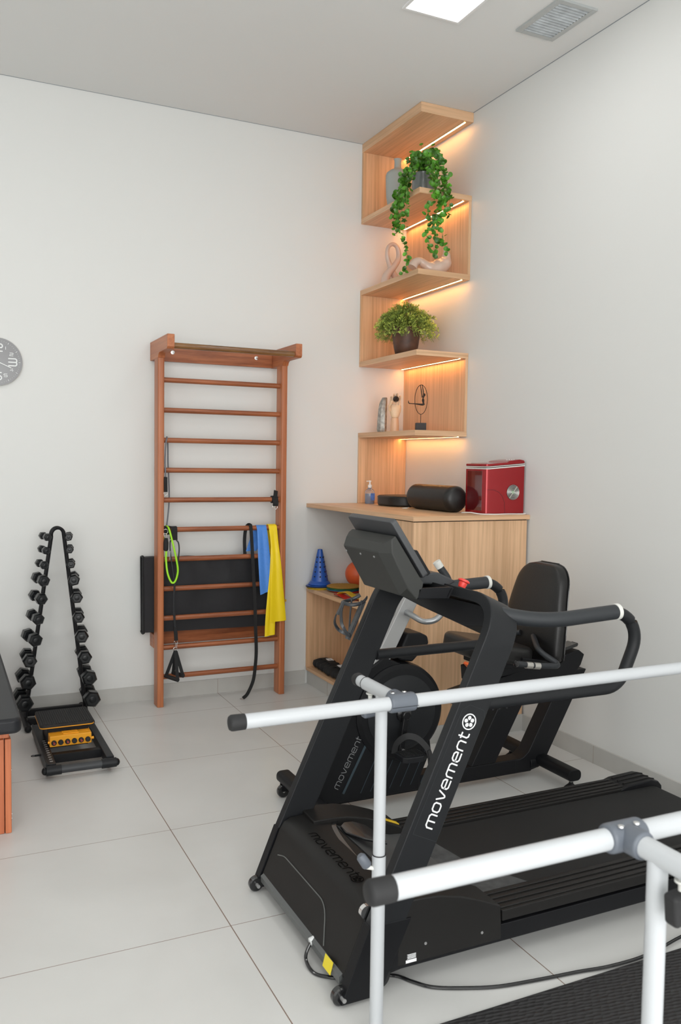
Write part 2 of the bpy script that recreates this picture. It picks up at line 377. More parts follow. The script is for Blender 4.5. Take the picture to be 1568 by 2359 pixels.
# ================================================================ COUNTER, CUPBOARD, OPEN NICHE
CT = 1.225; CX = -.745; CY = -1.42
ctop = tag(obj('countertop', MB().box(CX-.006, -.001, CY-.006, -.001, CT-.026, CT), m_oak_y, bevel=.0015),
    'long oak worktop resting on the oak cupboard in the corner', 'worktop')
obj('edge_band', MB().box(CX-.0055, -.001, CY-.0068, CY-.006, CT-.0255, CT-.0005), m_oak_x, ctop)
t = thing('cupboard', 'closed oak cupboard with plain upright grain under the worktop', 'cupboard', (CX/2, (CY-.79)/2, 0))
obj('body', MB().box(CX+.003, -.013, CY+.003, -.79, .094, CT-.031), m_oak_z, t, bevel=.001)
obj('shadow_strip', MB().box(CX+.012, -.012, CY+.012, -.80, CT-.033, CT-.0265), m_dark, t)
m_oak_z2 = m_oak_z
t = thing('open_niche', 'open oak niche with one shelf between the wall and the cupboard', 'shelf', (CX/2, -.395, .094))
obj('bottom_board', MB().box(CX, -.013, -.788, -.013, .094, .114), m_oak_y, t, bevel=.001)
obj('middle_shelf', MB().box(CX, -.013, -.788, -.001, .632, .658), m_oak_y, t, bevel=.001)
obj('back_panel', MB().box(CX+.001, -.013, -.016, -.001, .114, .632), m_oak_z, t, bevel=.001)
obj('inner_panel', MB().box(CX+.36, CX+.378, -.786, -.017, .114, .632), m_oak_z, t, bevel=.001)
bb = MB().box(CX+.012, -.012, CY, -.001, 0, .094); jj = MB()
for y in (-.34, -1.12): jj.box(CX+.0112, CX+.0125, y-.0012, y+.0012, 0, .094)
jj.box(CX+.0115, CX+.013, CY-.0005, CY+.001, 0, .094)
skirting('baseboard_cupboard', bb, jj)

# ---------------------------------------------------------------- things on the corner shelf
Z2, Z3, Z4, Z5 = [z+.0005 for z in tops[1:]]
m_greyvase = M('matt_sage_ceramic', (0.42, 0.45, 0.43), 0.7)
tag(obj('bottle_vase', MB().lathe([(.045,0),(.058,.01),(.073,.09),(.077,.17),(.078,.225),(.072,.245),(.05,.262),(.027,.272),(.023,.285),(.022,.325),(.027,.335),(.019,.337),(.017,.30)], (-.245, -.27, Z2), n=36), m_greyvase, sharp=60),
    'matt grey bottle-shaped vase with a short neck on the top corner shelf', 'vase')
# trailing plant
t = thing('trailing_ivy', 'trailing green plant with round leaves spilling over the top shelf from a grey pot', 'plant', (-.20, -.60, Z2))
obj('pot', MB().lathe([(.05,0),(.062,.02),(.072,.10),(.066,.15),(.070,.16),(.060,.16),(.055,.12)], (-.215, -.55, Z2), n=30), M('smoky_grey_glaze', (0.20, 0.22, 0.22), 0.25, coat=0.5), t, sharp=60)
LS = [[[-.41,-.70,3.255],[-.41,-.66,3.228],[-.41,-.598,3.168],[-.41,-.557,3.101],[-.41,-.537,3.026],[-.41,-.529,2.949]],
 [[-.41,-.74,3.254],[-.41,-.704,3.19],[-.41,-.653,3.127],[-.41,-.629,3.056],[-.41,-.616,2.981],[-.41,-.634,2.937]],
 [[-.41,-.68,3.275],[-.41,-.623,3.226],[-.41,-.571,3.149],[-.41,-.546,3.077],[-.41,-.562,2.968],[-.41,-.575,2.90]],
 [[-.41,-.70,3.20],[-.41,-.685,3.09],[-.41,-.685,2.99],[-.41,-.65,2.92],[-.41,-.669,2.838],[-.41,-.71,2.752],[-.41,-.696,2.698],[-.41,-.645,2.65]],
 [[-.40,-.66,3.20],[-.41,-.60,3.12],[-.41,-.58,3.0]]]
RS = [[[-.289,-.8,3.295],[-.227,-.8,3.241],[-.194,-.8,3.169],[-.177,-.8,3.108],[-.182,-.8,3.043],[-.205,-.8,2.988]],
 [[-.319,-.8,3.278],[-.272,-.8,3.209],[-.239,-.8,3.137],[-.228,-.8,3.062],[-.245,-.8,2.983],[-.27,-.8,2.903],[-.253,-.8,2.828],[-.275,-.8,2.735]],
 [[-.333,-.8,3.263],[-.292,-.8,3.18],[-.284,-.8,3.105],[-.313,-.8,3.05],[-.328,-.8,3.0],[-.30,-.8,2.94],[-.324,-.8,2.883],[-.314,-.8,2.821],[-.307,-.8,2.77]],
 [[-.258,-.8,3.287],[-.21,-.8,3.193],[-.199,-.8,3.117],[-.215,-.8,3.013],[-.25,-.8,2.957],[-.224,-.8,2.896],[-.211,-.8,2.833],[-.19,-.8,2.758]],
 [[-.27,-.8,3.133],[-.253,-.8,3.059],[-.267,-.8,3.006],[-.28,-.8,2.927]], [[-.23,-.8,3.30],[-.20,-.8,3.22],[-.215,-.81,3.14],[-.23,-.81,3.09]]]
vine = MB(); leaf = MB(); rnd = random.Random(3)
def add_leaf(c, nrm, r):
    c, nrm = Vector(c), Vector(nrm).normalized(); u = nrm.orthogonal().normalized(); w = nrm.cross(u); a0 = rnd.uniform(0, 6.28)
    m_ = 9; vs = [c-nrm*r*.18]
    for ring, k in ((.55, -.06), (1.0, .12)):
        for q in range(m_):
            a = a0+2*PI*q/m_; rr = r*ring*(1-(.22 if q == 0 and ring == 1.0 else 0)); vs.append(c+(u*math.cos(a)+w*math.sin(a))*rr+nrm*r*k)
    fs = [(0, 1+q, 1+(q+1) % m_) for q in range(m_)]+[(1+q, 1+m_+q, 1+m_+(q+1) % m_, 1+(q+1) % m_) for q in range(m_)]
    leaf.add(vs, fs)
base = Vector((-.215, -.56, Z2+.17))
def strand(pts, dens, out, top):
    p0 = Vector(pts[0]); mid = (base+p0)/2+Vector((0, 0, top)); P = cr([base+Vector((rnd.uniform(-.03,.03), rnd.uniform(-.03,.03), 0)), mid]+pts, 8)
    vine.tube(P, .0012, 5); L = 0
    for a, b_ in zip(P, P[1:]):
        L += (b_-a).length
        while L > dens:
            L -= dens; low = max(0, min(1, (3.0-a.z)/.25)); sp = .021-.007*low
            c = a+Vector((rnd.uniform(-sp, sp), rnd.uniform(-sp, sp), rnd.uniform(-.012, .012)))
            if out.x: c.x = min(c.x, SX-.008) if c.z < Z2+.01 else c.x
            if out.y: c.y = min(c.y, SY-.008) if c.z < Z2+.01 else c.y
            nv = Vector((-.5, -.75, .35))+Vector((rnd.uniform(-.8,.8), rnd.uniform(-.8,.8), rnd.uniform(-.6,.6)))
            add_leaf(c, nv, rnd.uniform(.0115, .018))
for s_ in LS[:3]: strand(s_, .0105, Vector((1,0,0)), .10)
for s_ in LS[3:]: strand(s_, .0135, Vector((1,0,0)), .08)
for s_ in RS: strand(s_, .0115, Vector((0,1,0)), .10)
for i in range(60):
    a = rnd.uniform(0, 6.28); r = rnd.uniform(0, .1); add_leaf(base+Vector((r*math.cos(a), r*math.sin(a)-.03, .07-r*.7+rnd.uniform(-.03,.03))), (rnd.uniform(-1,.4), rnd.uniform(-1,.3), rnd.uniform(0,1)), rnd.uniform(.012, .019))
for q in range(5):
    a = rnd.uniform(0, 6.28); tip = base+Vector((.09*math.cos(a), .09*math.sin(a), .14)); vine.tube(cr([base, base+Vector((.03*math.cos(a), .03*math.sin(a), .09)), tip], 5), .001, 5); add_leaf(tip, (-.5,-.5,.6), .014)
m_vine = M('vine_green', (0.20, 0.30, 0.05), 0.6); m_leafr = M('round_leaf_green', (0.078, 0.25, 0.020), 0.34, nz=(14, 0.85))
obj('stems', vine, m_vine, t); obj('foliage', leaf, m_leafr, t, sharp=80)
# pink ribbon vases
m_pink = M('blush_ceramic', (0.66, 0.50, 0.415), 0.3, coat=0.4)
lp = cr([(-.30,-.22,Z3+.012),(-.285,-.22,Z3+.07),(-.24,-.23,Z3+.13),(-.205,-.23,Z3+.19),(-.215,-.23,Z3+.255),(-.25,-.23,Z3+.275),(-.285,-.23,Z3+.25),(-.29,-.23,Z3+.19),(-.26,-.22,Z3+.13),(-.225,-.21,Z3+.08),(-.185,-.2,Z3+.04),(-.165,-.2,Z3+.012)], 7)
tag(obj('loop_vase', MB().sweep(lp, [(.021*math.cos(2*PI*q/16), .019*math.sin(2*PI*q/16)) for q in range(16)], hint=(0,1,0), scales=[1.45-.80*math.sin(PI*i/(len(lp)-1))**1.5 for i in range(len(lp))]), m_pink, sharp=60),
    'blush ceramic ribbon sculpture crossing into an upright loop on the second shelf', 'sculpture')
hp = cr([(-.335,-.64,Z3+.034),(-.318,-.64,Z3+.062),(-.285,-.64,Z3+.078),(-.248,-.64,Z3+.062),(-.205,-.64,Z3+.044),(-.150,-.64,Z3+.052),(-.105,-.64,Z3+.084),(-.092,-.64,Z3+.130),(-.104,-.64,Z3+.172)], 7)
def prof_r(stops, n):
    out = []
    for i in range(n):
        x = i/(n-1)*(len(stops)-1); j = min(int(x), len(stops)-2); t_ = x-j; t_ = t_*t_*(3-2*t_); out.append(stops[j]*(1-t_)+stops[j+1]*t_)
    return out
tag(obj('horn_vase', MB().tube(hp, .024, 22, hint=(0,1,0), scales=prof_r([1.3, 1.1, .95, 1.15, 1.65, 2.1, 1.9, 1.15, .30], len(hp))), m_pink, sharp=60), 'blush ceramic horn-shaped vase lying curved on the second shelf', 'vase')
# bush in brown pot
t = thing('potted_bush', 'bushy light green plant in a dark brown pot on the middle shelf', 'plant', (-.245, -.42, Z4))
obj('pot', MB().lathe([(.056,0),(.066,.004),(.079,.06),(.089,.13),(.092,.185),(.086,.185),(.080,.17)], (-.245, -.42, Z4), n=32), M('brown_bronze_pot', (0.095, 0.040, 0.022), 0.5, nz=(12, 0.5)), t, sharp=60)
tw = MB(); fl = MB(); rnd = random.Random(5); c0 = Vector((-.245, -.42, Z4+.185))
for i in range(330):
    a = rnd.uniform(0, 6.28); el = math.asin(rnd.uniform(-.28, 1)); L = (.205 if el < .5 else .185)*rnd.uniform(.80, 1.06)
    d = Vector((math.cos(a)*math.cos(el), math.sin(a)*math.cos(el), max(math.sin(el), -.1)*.85)); tip = c0+d*L+Vector((0, 0, -.035*(math.cos(el)) + (0 if el > 0 else -.03)))
    if tip.x > -.03: tip.x = -.03-rnd.uniform(0, .03)
    if tip.y > -.04: tip.y = -.04
    mid = c0+d*L*.55+Vector((0,0,.022)); P = cr([c0, mid, tip], 4); tw.tube(P, .0011, 4)
    for k in range(14):
        f_ = rnd.uniform(.62, 1.0); q = P[min(len(P)-1, int(f_*(len(P)-1)))]
        dd = (d+Vector((rnd.uniform(-.9,.9), rnd.uniform(-.9,.9), rnd.uniform(-.5,.9)))).normalized(); L2 = rnd.uniform(.010, .019)
        u = dd.orthogonal().normalized(); e = q+dd*L2; tw.tube([q, e], .0008, 3)
        for sgn in (-1, 0, 1):
            v2 = (dd+u*sgn*.9).normalized(); w2 = v2.cross(u) if sgn == 0 else v2.cross(dd); w2 = w2.normalized() if w2.length > 1e-5 else v2.orthogonal().normalized()
            side = v2.cross(w2).normalized(); b_ = e-v2*.001
            fl.add([b_, b_+v2*.006+side*.0034, b_+v2*.0125, b_+v2*.006-side*.0034, b_+v2*.005+w2*.001], [(0,1,4),(1,2,4),(2,3,4),(3,0,4)])
obj('twigs', tw, M('twig_green', (0.22, 0.30, 0.07), 0.6), t); obj('foliage', fl, M('lime_leaf', (0.50, 0.60, 0.13), 0.5, nz=(22, 0.6)), t, sharp=80)
# stone sculpture and wooden hand
m_stone = M('mica_grey_stone', (0.36, 0.35, 0.32), 0.35, 0.35, nz=(45, 0.45), bump=(60, 0.8))
st = MB(); sx, sy = -.305, -.22; prof = []
rings = [(0,.030,.03,0),(.02,.034,.034,-.002),(.09,.033,.033,0),(.16,.030,.03,.004),(.20,.026,.027,.009),(.228,.018,.02,.018),(.232,.016,.017,.019)]
vs = []; fs = []; k = 7
for z, rx, ry, ox in rings: vs += [(sx+ox+rx*math.cos(2*PI*q/k+.4), sy+ry*math.sin(2*PI*q/k+.4), Z5+z) for q in range(k)]
for i in range(len(rings)-1): fs += [(i*k+q, i*k+(q+1) % k, (i+1)*k+(q+1) % k, (i+1)*k+q) for q in range(k)]
fs += [tuple(range(k))[::-1], tuple((len(rings)-1)*k+q for q in range(k))]
tag(obj('stone_sculpture', st.add(vs, fs), m_stone, sharp=25), 'faceted glittering grey stone pillar standing behind the wooden hand', 'sculpture')
hx, hy = -.268, -.33
m_hand = M('pale_beech', (0.78, 0.55, 0.35), 0.4, nz=(30, 0.06))
t = thing('wooden_hand', 'jointed pale wooden artist hand standing upright and gripping a black ball', 'sculpture', (hx, hy, Z5))
obj('wrist', MB().lathe([(.029,0),(.0285,.04),(.0255,.085),(.0245,.092)], (hx, hy, Z5), n=24), M('rosy_beech', (0.70, 0.44, 0.27), 0.35), t, sharp=60)
pm = MB(); pr = [(.093,.020,.016),(.097,.024,.018),(.115,.031,.019),(.135,.037,.019),(.155,.040,.018),(.168,.040,.016),(.176,.036,.013)]
vs = []; fs = []; k = 18; A_ = Vector((.93, -.36, 0)); B_ = Vector((.36, .93, 0))
for z, rx, ry in pr: vs += [Vector((hx+.002, hy, Z5+z))+A_*rx*math.cos(2*PI*q/k)+B_*ry*math.sin(2*PI*q/k) for q in range(k)]
for i in range(len(pr)-1): fs += [(i*k+q, i*k+(q+1) % k, (i+1)*k+(q+1) % k, (i+1)*k+q) for q in range(k)]
fs += [tuple(range(k))[::-1], tuple((len(pr)-1)*k+q for q in range(k))]
obj('palm', pm.add(vs, fs), m_hand, t, sharp=60)
O_ = Vector((hx, hy, Z5)); F_ = Vector((-.36, -.93, 0))   # F_: towards the viewer, the way the palm faces
def finger(a, seq, r):
    mb = MB(); P = [O_+A_*a+F_*f+Vector((0,0,z)) for f, z in seq]
    for i in range(len(P)-1):
        mb.sweep([P[i], P[i].lerp(P[i+1], .5), P[i+1]], [(math.cos(2*PI*q/10), math.sin(2*PI*q/10)) for q in range(10)], scales=[r*(1-.1*i)*.92, r*(1-.1*i), r*(1-.1*i)*.86]); mb.ball(P[i+1], r*(.9-.1*i), 10)
    obj('finger', mb, m_hand, t, sharp=60)
finger(.030, [(0,.176),(.004,.208),(.024,.232),(.040,.226)], .0078)
finger(.011, [(0,.178),(.002,.216),(.020,.246),(.042,.244)], .0083)
finger(-.009, [(0,.178),(.002,.214),(.020,.244),(.042,.243)], .0083)
finger(-.028, [(0,.174),(.003,.202),(.018,.226),(.038,.228)], .0078)
th_ = MB(); P = [O_+A_*-.036+F_*.008+Vector((0,0,.140)), O_+A_*-.040+F_*.026+Vector((0,0,.168)), O_+A_*-.026+F_*.044+Vector((0,0,.196))]
for i in range(2): th_.sweep([P[i], P[i].lerp(P[i+1], .5), P[i+1]], [(math.cos(2*PI*q/10), math.sin(2*PI*q/10)) for q in range(10)], scales=[.0095, .010, .0078]); th_.ball(P[i+1], .008, 10)
obj('thumb', th_, m_hand, t, sharp=60)
bc = O_+F_*.030+Vector((0,0,.214))+A_*.002
sb = MB(); sb.ball(bc, .0215, 8)
tag(obj('faceted_ball', sb, m_glossblk, sharp=20), 'black faceted ball held in the fingers of the wooden hand', 'ball')
# gymnast in a ring
gx, gy = -.135, -.44; m_iron = M('dark_bronze', (0.022, 0.018, 0.016), 0.5, 0.3)
t = thing('ring_gymnast_sculpture', 'dark metal figure hanging inside a thin hoop on a black block', 'sculpture', (gx, gy, Z5))
E1 = Vector((.90, -.43, 0)); G0 = Vector((gx, gy, Z5))
obj('block', MB().obox(G0+Vector((0,0,.030)), E1, (.43,.9,0), (0,0,1), .034, .034, .030), M('black_block', (0.03,0.03,0.033), 0.6), t, bevel=.001)
g = lambda a, z: G0+E1*a+Vector((0,0,z))
obj('rod', MB().cyl(g(0,.06), g(0,.118), .0022, 8), m_iron, t)
obj('hoop', MB().tube([g(.041*math.cos(2*PI*q/44), .212+.095*math.sin(2*PI*q/44)) for q in range(44)], .0020, 8, hint=(.43,.9,0), closed=True), m_iron, t)
fg = MB()
def limb(pts, rs):
    P = cr(pts, 5); n_ = len(P); m_ = len(rs)-1
    S_ = []
    for i in range(n_):
        x = i/(n_-1)*m_; j = min(int(x), m_-1); S_.append(rs[j]+(rs[j+1]-rs[j])*(x-j))
    fg.tube(P, 1.0, 10, scales=S_, hint=(.43,.9,.01))
limb([g(.012,.222), g(.014,.20), g(.018,.178)], [.004,.009,.0055,.007])
limb([g(.020,.184), g(.006,.180), g(-.035,.184), g(-.078,.186)], [.007,.0075,.0055,.003,.0028])
limb([g(-.076,.186), g(-.082,.193), g(-.081,.204)], [.0036,.003,.0018])
limb([g(.008,.225), g(.002,.26), g(-.006,.303)], [.0045,.0032,.0032,.0022])
limb([g(.016,.225), g(.014,.26), g(.006,.304)], [.0045,.0032,.0032,.0022])
fg.ball(g(.020,.243), .0088, 14, (.9,.9,1.15)); fg.cyl(g(.013,.222), g(.019,.236), .0035, 8)
fg.ball(g(-.006,.305), .0035, 8); fg.ball(g(.006,.306), .0035, 8)
obj('figure', fg, m_iron, t, sharp=80)

# ---------------------------------------------------------------- things on the worktop
t = thing('sanitizer_bottle', 'clear pump bottle of blue hand sanitizer on the worktop beside the oak panel', 'bottle', (-.335, -.12, CT))
sx, sy = -.335, -.12
m_clear = M('clear_plastic', (0.93, 0.96, 1.0), 0.08, trans=0.9); m_gel = M('blue_tinted_gel', (0.35, 0.50, 0.80), 0.15, trans=0.5)
m_lab = M('blue_label', (0.10, 0.20, 0.55), 0.4, nz=(40, 0.3))
obj('bottle', MB().lathe([(.030,0),(.033,.004),(.033,.075),(.028,.092),(.013,.104),(.012,.112)], (sx, sy, CT), n=26), m_clear, t, sharp=60)
obj('gel', MB().lathe([(.029,.003),(.0305,.006),(.0305,.068)], (sx, sy, CT), n=24), m_gel, t, sharp=60)
obj('label', MB().obox((sx+.006, sy-.0325, CT+.048), (1,0,0), (0,1,0), (0,0,1), .015, .0012, .024), m_lab, t)
obj('pump', MB().lathe([(.013,.110),(.014,.128),(.006,.130),(.005,.148),(.010,.149),(.010,.157),(.004,.158)], (sx, sy, CT), n=18).obox((sx-.014, sy-.004, CT+.153), (.96,.28,0), (-.28,.96,0), (0,0,1), .014, .004, .003), M('translucent_white_pump', (0.85,0.85,0.84), 0.35), t, sharp=50)
cu = MB()
rr_ = rrect(.30, .36, .13, 8); cu.prism(rr_, (-.24, -.42, CT+.002), (1,0,0), (0,1,0), (0,0,.066))
c_ = obj('cushion', cu, m_leather, bevel=.012, segs=3); tag(c_, 'flat rounded black seat cushion on the worktop left of the roll', 'cushion')
obj('seam', MB().tube([(-.24+p[0]*1.003, -.42+p[1]*1.003, CT+.058) for p in rr_], .0022, 6, closed=True), m_leather, c_)
rl = MB().lathe([(.0,0),(.050,.002),(.066,.012),(.0755,.03),(.0765,.05),(.0765,.44),(.0755,.46),(.066,.478),(.05,.488),(0,.49)], (-.315, -.69, CT+.0765), (0,-1,0), n=40)
r_ = obj('bolster', rl, m_leather, sharp=70); tag(r_, 'black cylindrical physiotherapy roll lying on the worktop beside the red machine', 'bolster')
obj('zip_tab', MB().tube(cr([(-.36,-.70,CT+.006),(-.40,-.71,CT+.004),(-.425,-.73,CT+.0035),(-.40,-.75,CT+.0035)],5), .0018, 6), m_whitering, r_)
# ice maker
t = thing('ice_maker', 'glossy red countertop ice maker with a round fan grille on its side', 'appliance', (-.142, -1.275, CT))
m_icered = M('metallic_red', (0.32, 0.004, 0.008), 0.2, 0.4, coat=0.4); m_icewin = M('dark_red_gloss', (0.10, 0.004, 0.006), 0.08, coat=1.0)
IX0, IX1, IY0, IY1 = -.272, -.012, -1.382, -1.185; IZ = CT+.006
body = MB()
rp = [(IX0+.0, IY1), (IX0, IY0+.022), (IX0+.006, IY0+.007), (IX0+.022, IY0), (IX1, IY0), (IX1, IY1)]
vs = [(x, y, IZ) for x, y in rp]+[(x, y, IZ+(.252 if i < 4 else .272)) for i, (x, y) in enumerate(rp)]
body.add(vs, [tuple(range(6))[::-1], tuple(range(6, 12))]+[(i, (i+1) % 6, 6+(i+1) % 6, 6+i) for i in range(6)])
obj('body', body, m_icered, t, bevel=.003, sharp=50)
obj('front_window', MB().box(IX0-.0015, IX0+.001, IY0+.035, IY1-.02, IZ+.015, IZ+.235), m_icewin, t, bevel=.0006)
def band(z0, z1, ex):
    mb = MB(); vs = [(x+(ex if x > -.1 else -ex), y+(ex if y > -1.3 else -ex), IZ+z0+(0 if i < 4 else .020)) for i, (x, y) in enumerate(rp)]+[(x+(ex if x > -.1 else -ex), y+(ex if y > -1.3 else -ex), IZ+z1+(0 if i < 4 else .020)) for i, (x, y) in enumerate(rp)]
    vs = [(min(v[0], -.0105), v[1], v[2]) for v in vs]
    return mb.add(vs, [tuple(range(6))[::-1], tuple(range(6, 12))]+[(i, (i+1) % 6, 6+(i+1) % 6, 6+i) for i in range(6)])
obj('white_band', band(.245, .251, .0012), m_whitering, t); obj('silver_band', band(.2555, .2595, .0012), m_whitering, t)
obj('lid', band(.261, .274, .0), m_icered, t, bevel=.003)
obj('lid_window', MB().box(IX0+.02, IX0+.13, IY0+.02, IY1-.02, IZ+.2745, IZ+.2795), M('grey_lid_window', (0.45,0.43,0.42), 0.15, coat=0.6), t, bevel=.002)
hp_ = [(IX0+.13, .276), (IX0+.16, .293), (IX1-.03, .302), (IX1-.0, .297), (IX1, .28)]
obj('control_hump', MB().prism([(a, z) for a, z in hp_], (0, IY0+.004, IZ), (1,0,0), (0,0,1), (0, IY1-IY0-.008, 0)), m_icered, t, bevel=.003)
bt = MB()
for q in range(4): bt.cyl((IX0+.175+q*.016, -1.33, IZ+.297+q*.001), (IX0+.175+q*.016, -1.33, IZ+.301+q*.001), .005, 12)
obj('buttons', bt, m_whitering, t)
gc = Vector((-.088, IY0-.0006, IZ+.118))
obj('fan_opening', MB().cyl(gc+Vector((0,.0004,0)), gc+Vector((0,-.001,0)), .043, 36), m_dark, t)
gr = MB()
for k in range(1, 9): gr.torus(gc+Vector((0,-.002,0)), (0,1,0), .0048*k+.002, .0009, 32, 6)
gr.obox(gc+Vector((0,-.003,0)), (.62,0,.78), (0,1,0), (-.78,0,.62), .041, .001, .0022)
obj('fan_grille', gr, M('nickel_grille', (0.72,0.70,0.66), 0.3, 0.7), t)
obj('fan_hub', MB().cyl(gc+Vector((0,-.001,0)), gc+Vector((0,-.0022,0)), .010, 16), M('green_hub', (0.08,0.35,0.12), 0.5), t)
pl = MB()
for a, c2 in zip([(.0,.0),(.04,.0),(.075,-.012),(.10,-.035),(.115,-.07),(.12,-.13)], [(.04,.0),(.075,-.012),(.10,-.035),(.115,-.07),(.12,-.13)]):
    pl.cyl((IX0+.012+a[0], IY0-.0004, IZ+.132+a[1]), (IX0+.012+c2[0], IY0-.0004, IZ+.132+c2[1]), .0008, 5)
obj('panel_seam', pl, m_dark, t)
fe = MB()
for x in (IX0+.03, IX1-.03):
    for y in (IY0+.03, IY1-.03): fe.cyl((x, y, CT), (x, y, IZ+.001), .012, 12)
obj('feet', fe, m_rubber, t)
tag(obj('white_power_cable', MB().tube(cr([(-.02,-1.19,CT+.008),(-.0095,-1.30,CT+.008),(-.0105,-1.39,CT+.006),(-.03,-1.412,CT+.004),(-.08,-1.405,CT+.004),(-.15,-1.41,CT+.005),(-.20,-1.405,CT+.004),(-.25,-1.395,CT+.004),(-.29,-1.36,CT+.004),(-.315,-1.30,CT+.009),(-.325,-1.235,CT+.004),(-.30,-1.215,CT+.0035)], 7), .0033, 8), M('white_cable', (0.82,0.80,0.78), 0.4)),
    'white power cable looped around the foot of the red ice maker', 'cable')

# ---------------------------------------------------------------- things in the niche
NZ = .6585; cx, cy = -.685, -.088
m_cone = M('blue_cone_plastic', (0.025, 0.10, 0.42), 0.32)
def cone(z, zc, label, h=.235):
    t = thing('training_cone', label, 'cone', (cx, cy, z), 0, 'blue training cones')
    obj('cone', MB().lathe([(.075,0),(.076,.004),(.063,.022),(.058,.024),(.016,h),(.013,h+.001)], (cx, cy, z), n=36), m_cone, t, sharp=45)
    ho = MB()
    if zc:
        for a in (205, 250, 295, 340):
            for k in range(5):
                zz = .055+k*.032; r = .0585-(zz-.024)*.199; d = Vector((math.cos(math.radians(a)), math.sin(math.radians(a)), .2)).normalized()
                ho.cyl(Vector((cx, cy, z+zz))+Vector((d.x, d.y, 0)).normalized()*(r-.0015), Vector((cx, cy, z+zz))+Vector((d.x, d.y, 0)).normalized()*(r+.0008), .0052, 12)
        obj('holes', ho, m_dark, t)
cone(NZ+.028, True, 'tall blue plastic training cone with rows of holes, topmost of the nested stack')
tag(obj('marker_disc', MB().lathe([(.084,0),(.085,.003),(.06,.009),(.035,.010),(.035,.007),(.06,.006),(.082,0)], (cx-.0, cy, NZ+.001), n=32), m_yellow), 'yellow flat marker disc, lowest under the blue cone', 'disc', 'marker discs under the cone')
tag(obj('marker_disc', MB().lathe([(.084,0),(.085,.003),(.06,.009),(.035,.010),(.035,.007),(.06,.006),(.082,0)], (cx+.004, cy-.002, NZ+.007), n=32), m_yellow), 'yellow flat marker disc, second from the shelf under the blue cone', 'disc', 'marker discs under the cone')
m_gd = M('grey_blue_disc', (0.06, 0.07, 0.10), 0.4)
for k in range(2):
    tag(obj('marker_disc', MB().lathe([(.086,0),(.087,.003),(.06,.007),(.035,.008),(.035,.005),(.06,.004),(.084,0)], (cx-.008+.004*k, cy, NZ+.0135+.007*k), n=32), m_gd if k == 0 else m_cone),
        ('dark grey marker disc between the yellow discs and the blue cone' if k == 0 else 'thin blue marker disc directly under the blue cone'), 'disc', 'marker discs under the cone')
names = [('red', (0.55,0.03,0.02)), ('blue', (0.03,0.16,0.26)), ('green', (0.03,0.16,0.07)), ('ochre', (0.42,0.22,0.035))]
for k, (nm, c3) in enumerate(names):
    z = NZ+.001+k*.0095; R_ = .112 if k else .108; ox = (-.590, -.262) if k else (-.575, -.268)
    t = thing('balance_disc', '%s ribbed round rubber disc, %s' % (nm, ['lowest of the disc stack on the niche shelf', 'second from the bottom of the disc stack', 'third from the bottom of the disc stack', 'topmost of the disc stack beside the orange ball'][k]), 'disc', (ox[0], ox[1], z), 0, 'ribbed rubber discs')
    mt = M(nm+'_rubber_disc', c3, 0.5)
    obj('plate', MB().lathe([(R_-.006,0),(R_,.0035),(R_,.006),(R_-.006,.0085)], (ox[0], ox[1], z), n=40), mt, t, sharp=50)
    if k > 1:
        rb = MB()
        for q in range(-7, 8):
            o_ = q*.0145; hl = math.sqrt(max(0, (R_-.008)**2-o_*o_))
            if hl > .02: rb.obox((ox[0]+o_*.9, ox[1]+o_*.43, z+.0088), (-.43,.9,0), (.9,.43,0), (0,0,1), hl, .0022, .0013)
        obj('ribs', rb, mt, t)
tag(obj('small_ball', MB().ball((-.405, -.098, NZ+.0875), .087, 40), M('orange_vinyl', (0.85, 0.14, 0.04), 0.42, nz=(300, 0.05))), 'orange exercise ball on the niche shelf half hidden by the cupboard', 'ball')
def ribbonband(name, label, pts, w, mat, hint=(0,0,1)):
    return tag(obj(name, MB().strip(cr(pts, 6), w, .0022, hint), mat, sharp=50), label, 'band')
ribbonband('exercise_band', 'folded yellow elastic band lying on the niche shelf over the red band', [(-.70,-.44,NZ+.012),(-.695,-.46,NZ+.030),(-.675,-.50,NZ+.033),(-.655,-.55,NZ+.014),(-.66,-.62,NZ+.010),(-.655,-.70,NZ+.018)], .05, m_yellow)
ribbonband('exercise_band', 'rolled red elastic band under the yellow band on the niche shelf', [(-.70,-.41,NZ+.006),(-.71,-.44,NZ+.016),(-.705,-.50,NZ+.010),(-.70,-.56,NZ+.003),(-.69,-.64,NZ+.004)], .055, M('red_latex', (0.55,0.02,0.02), 0.4))
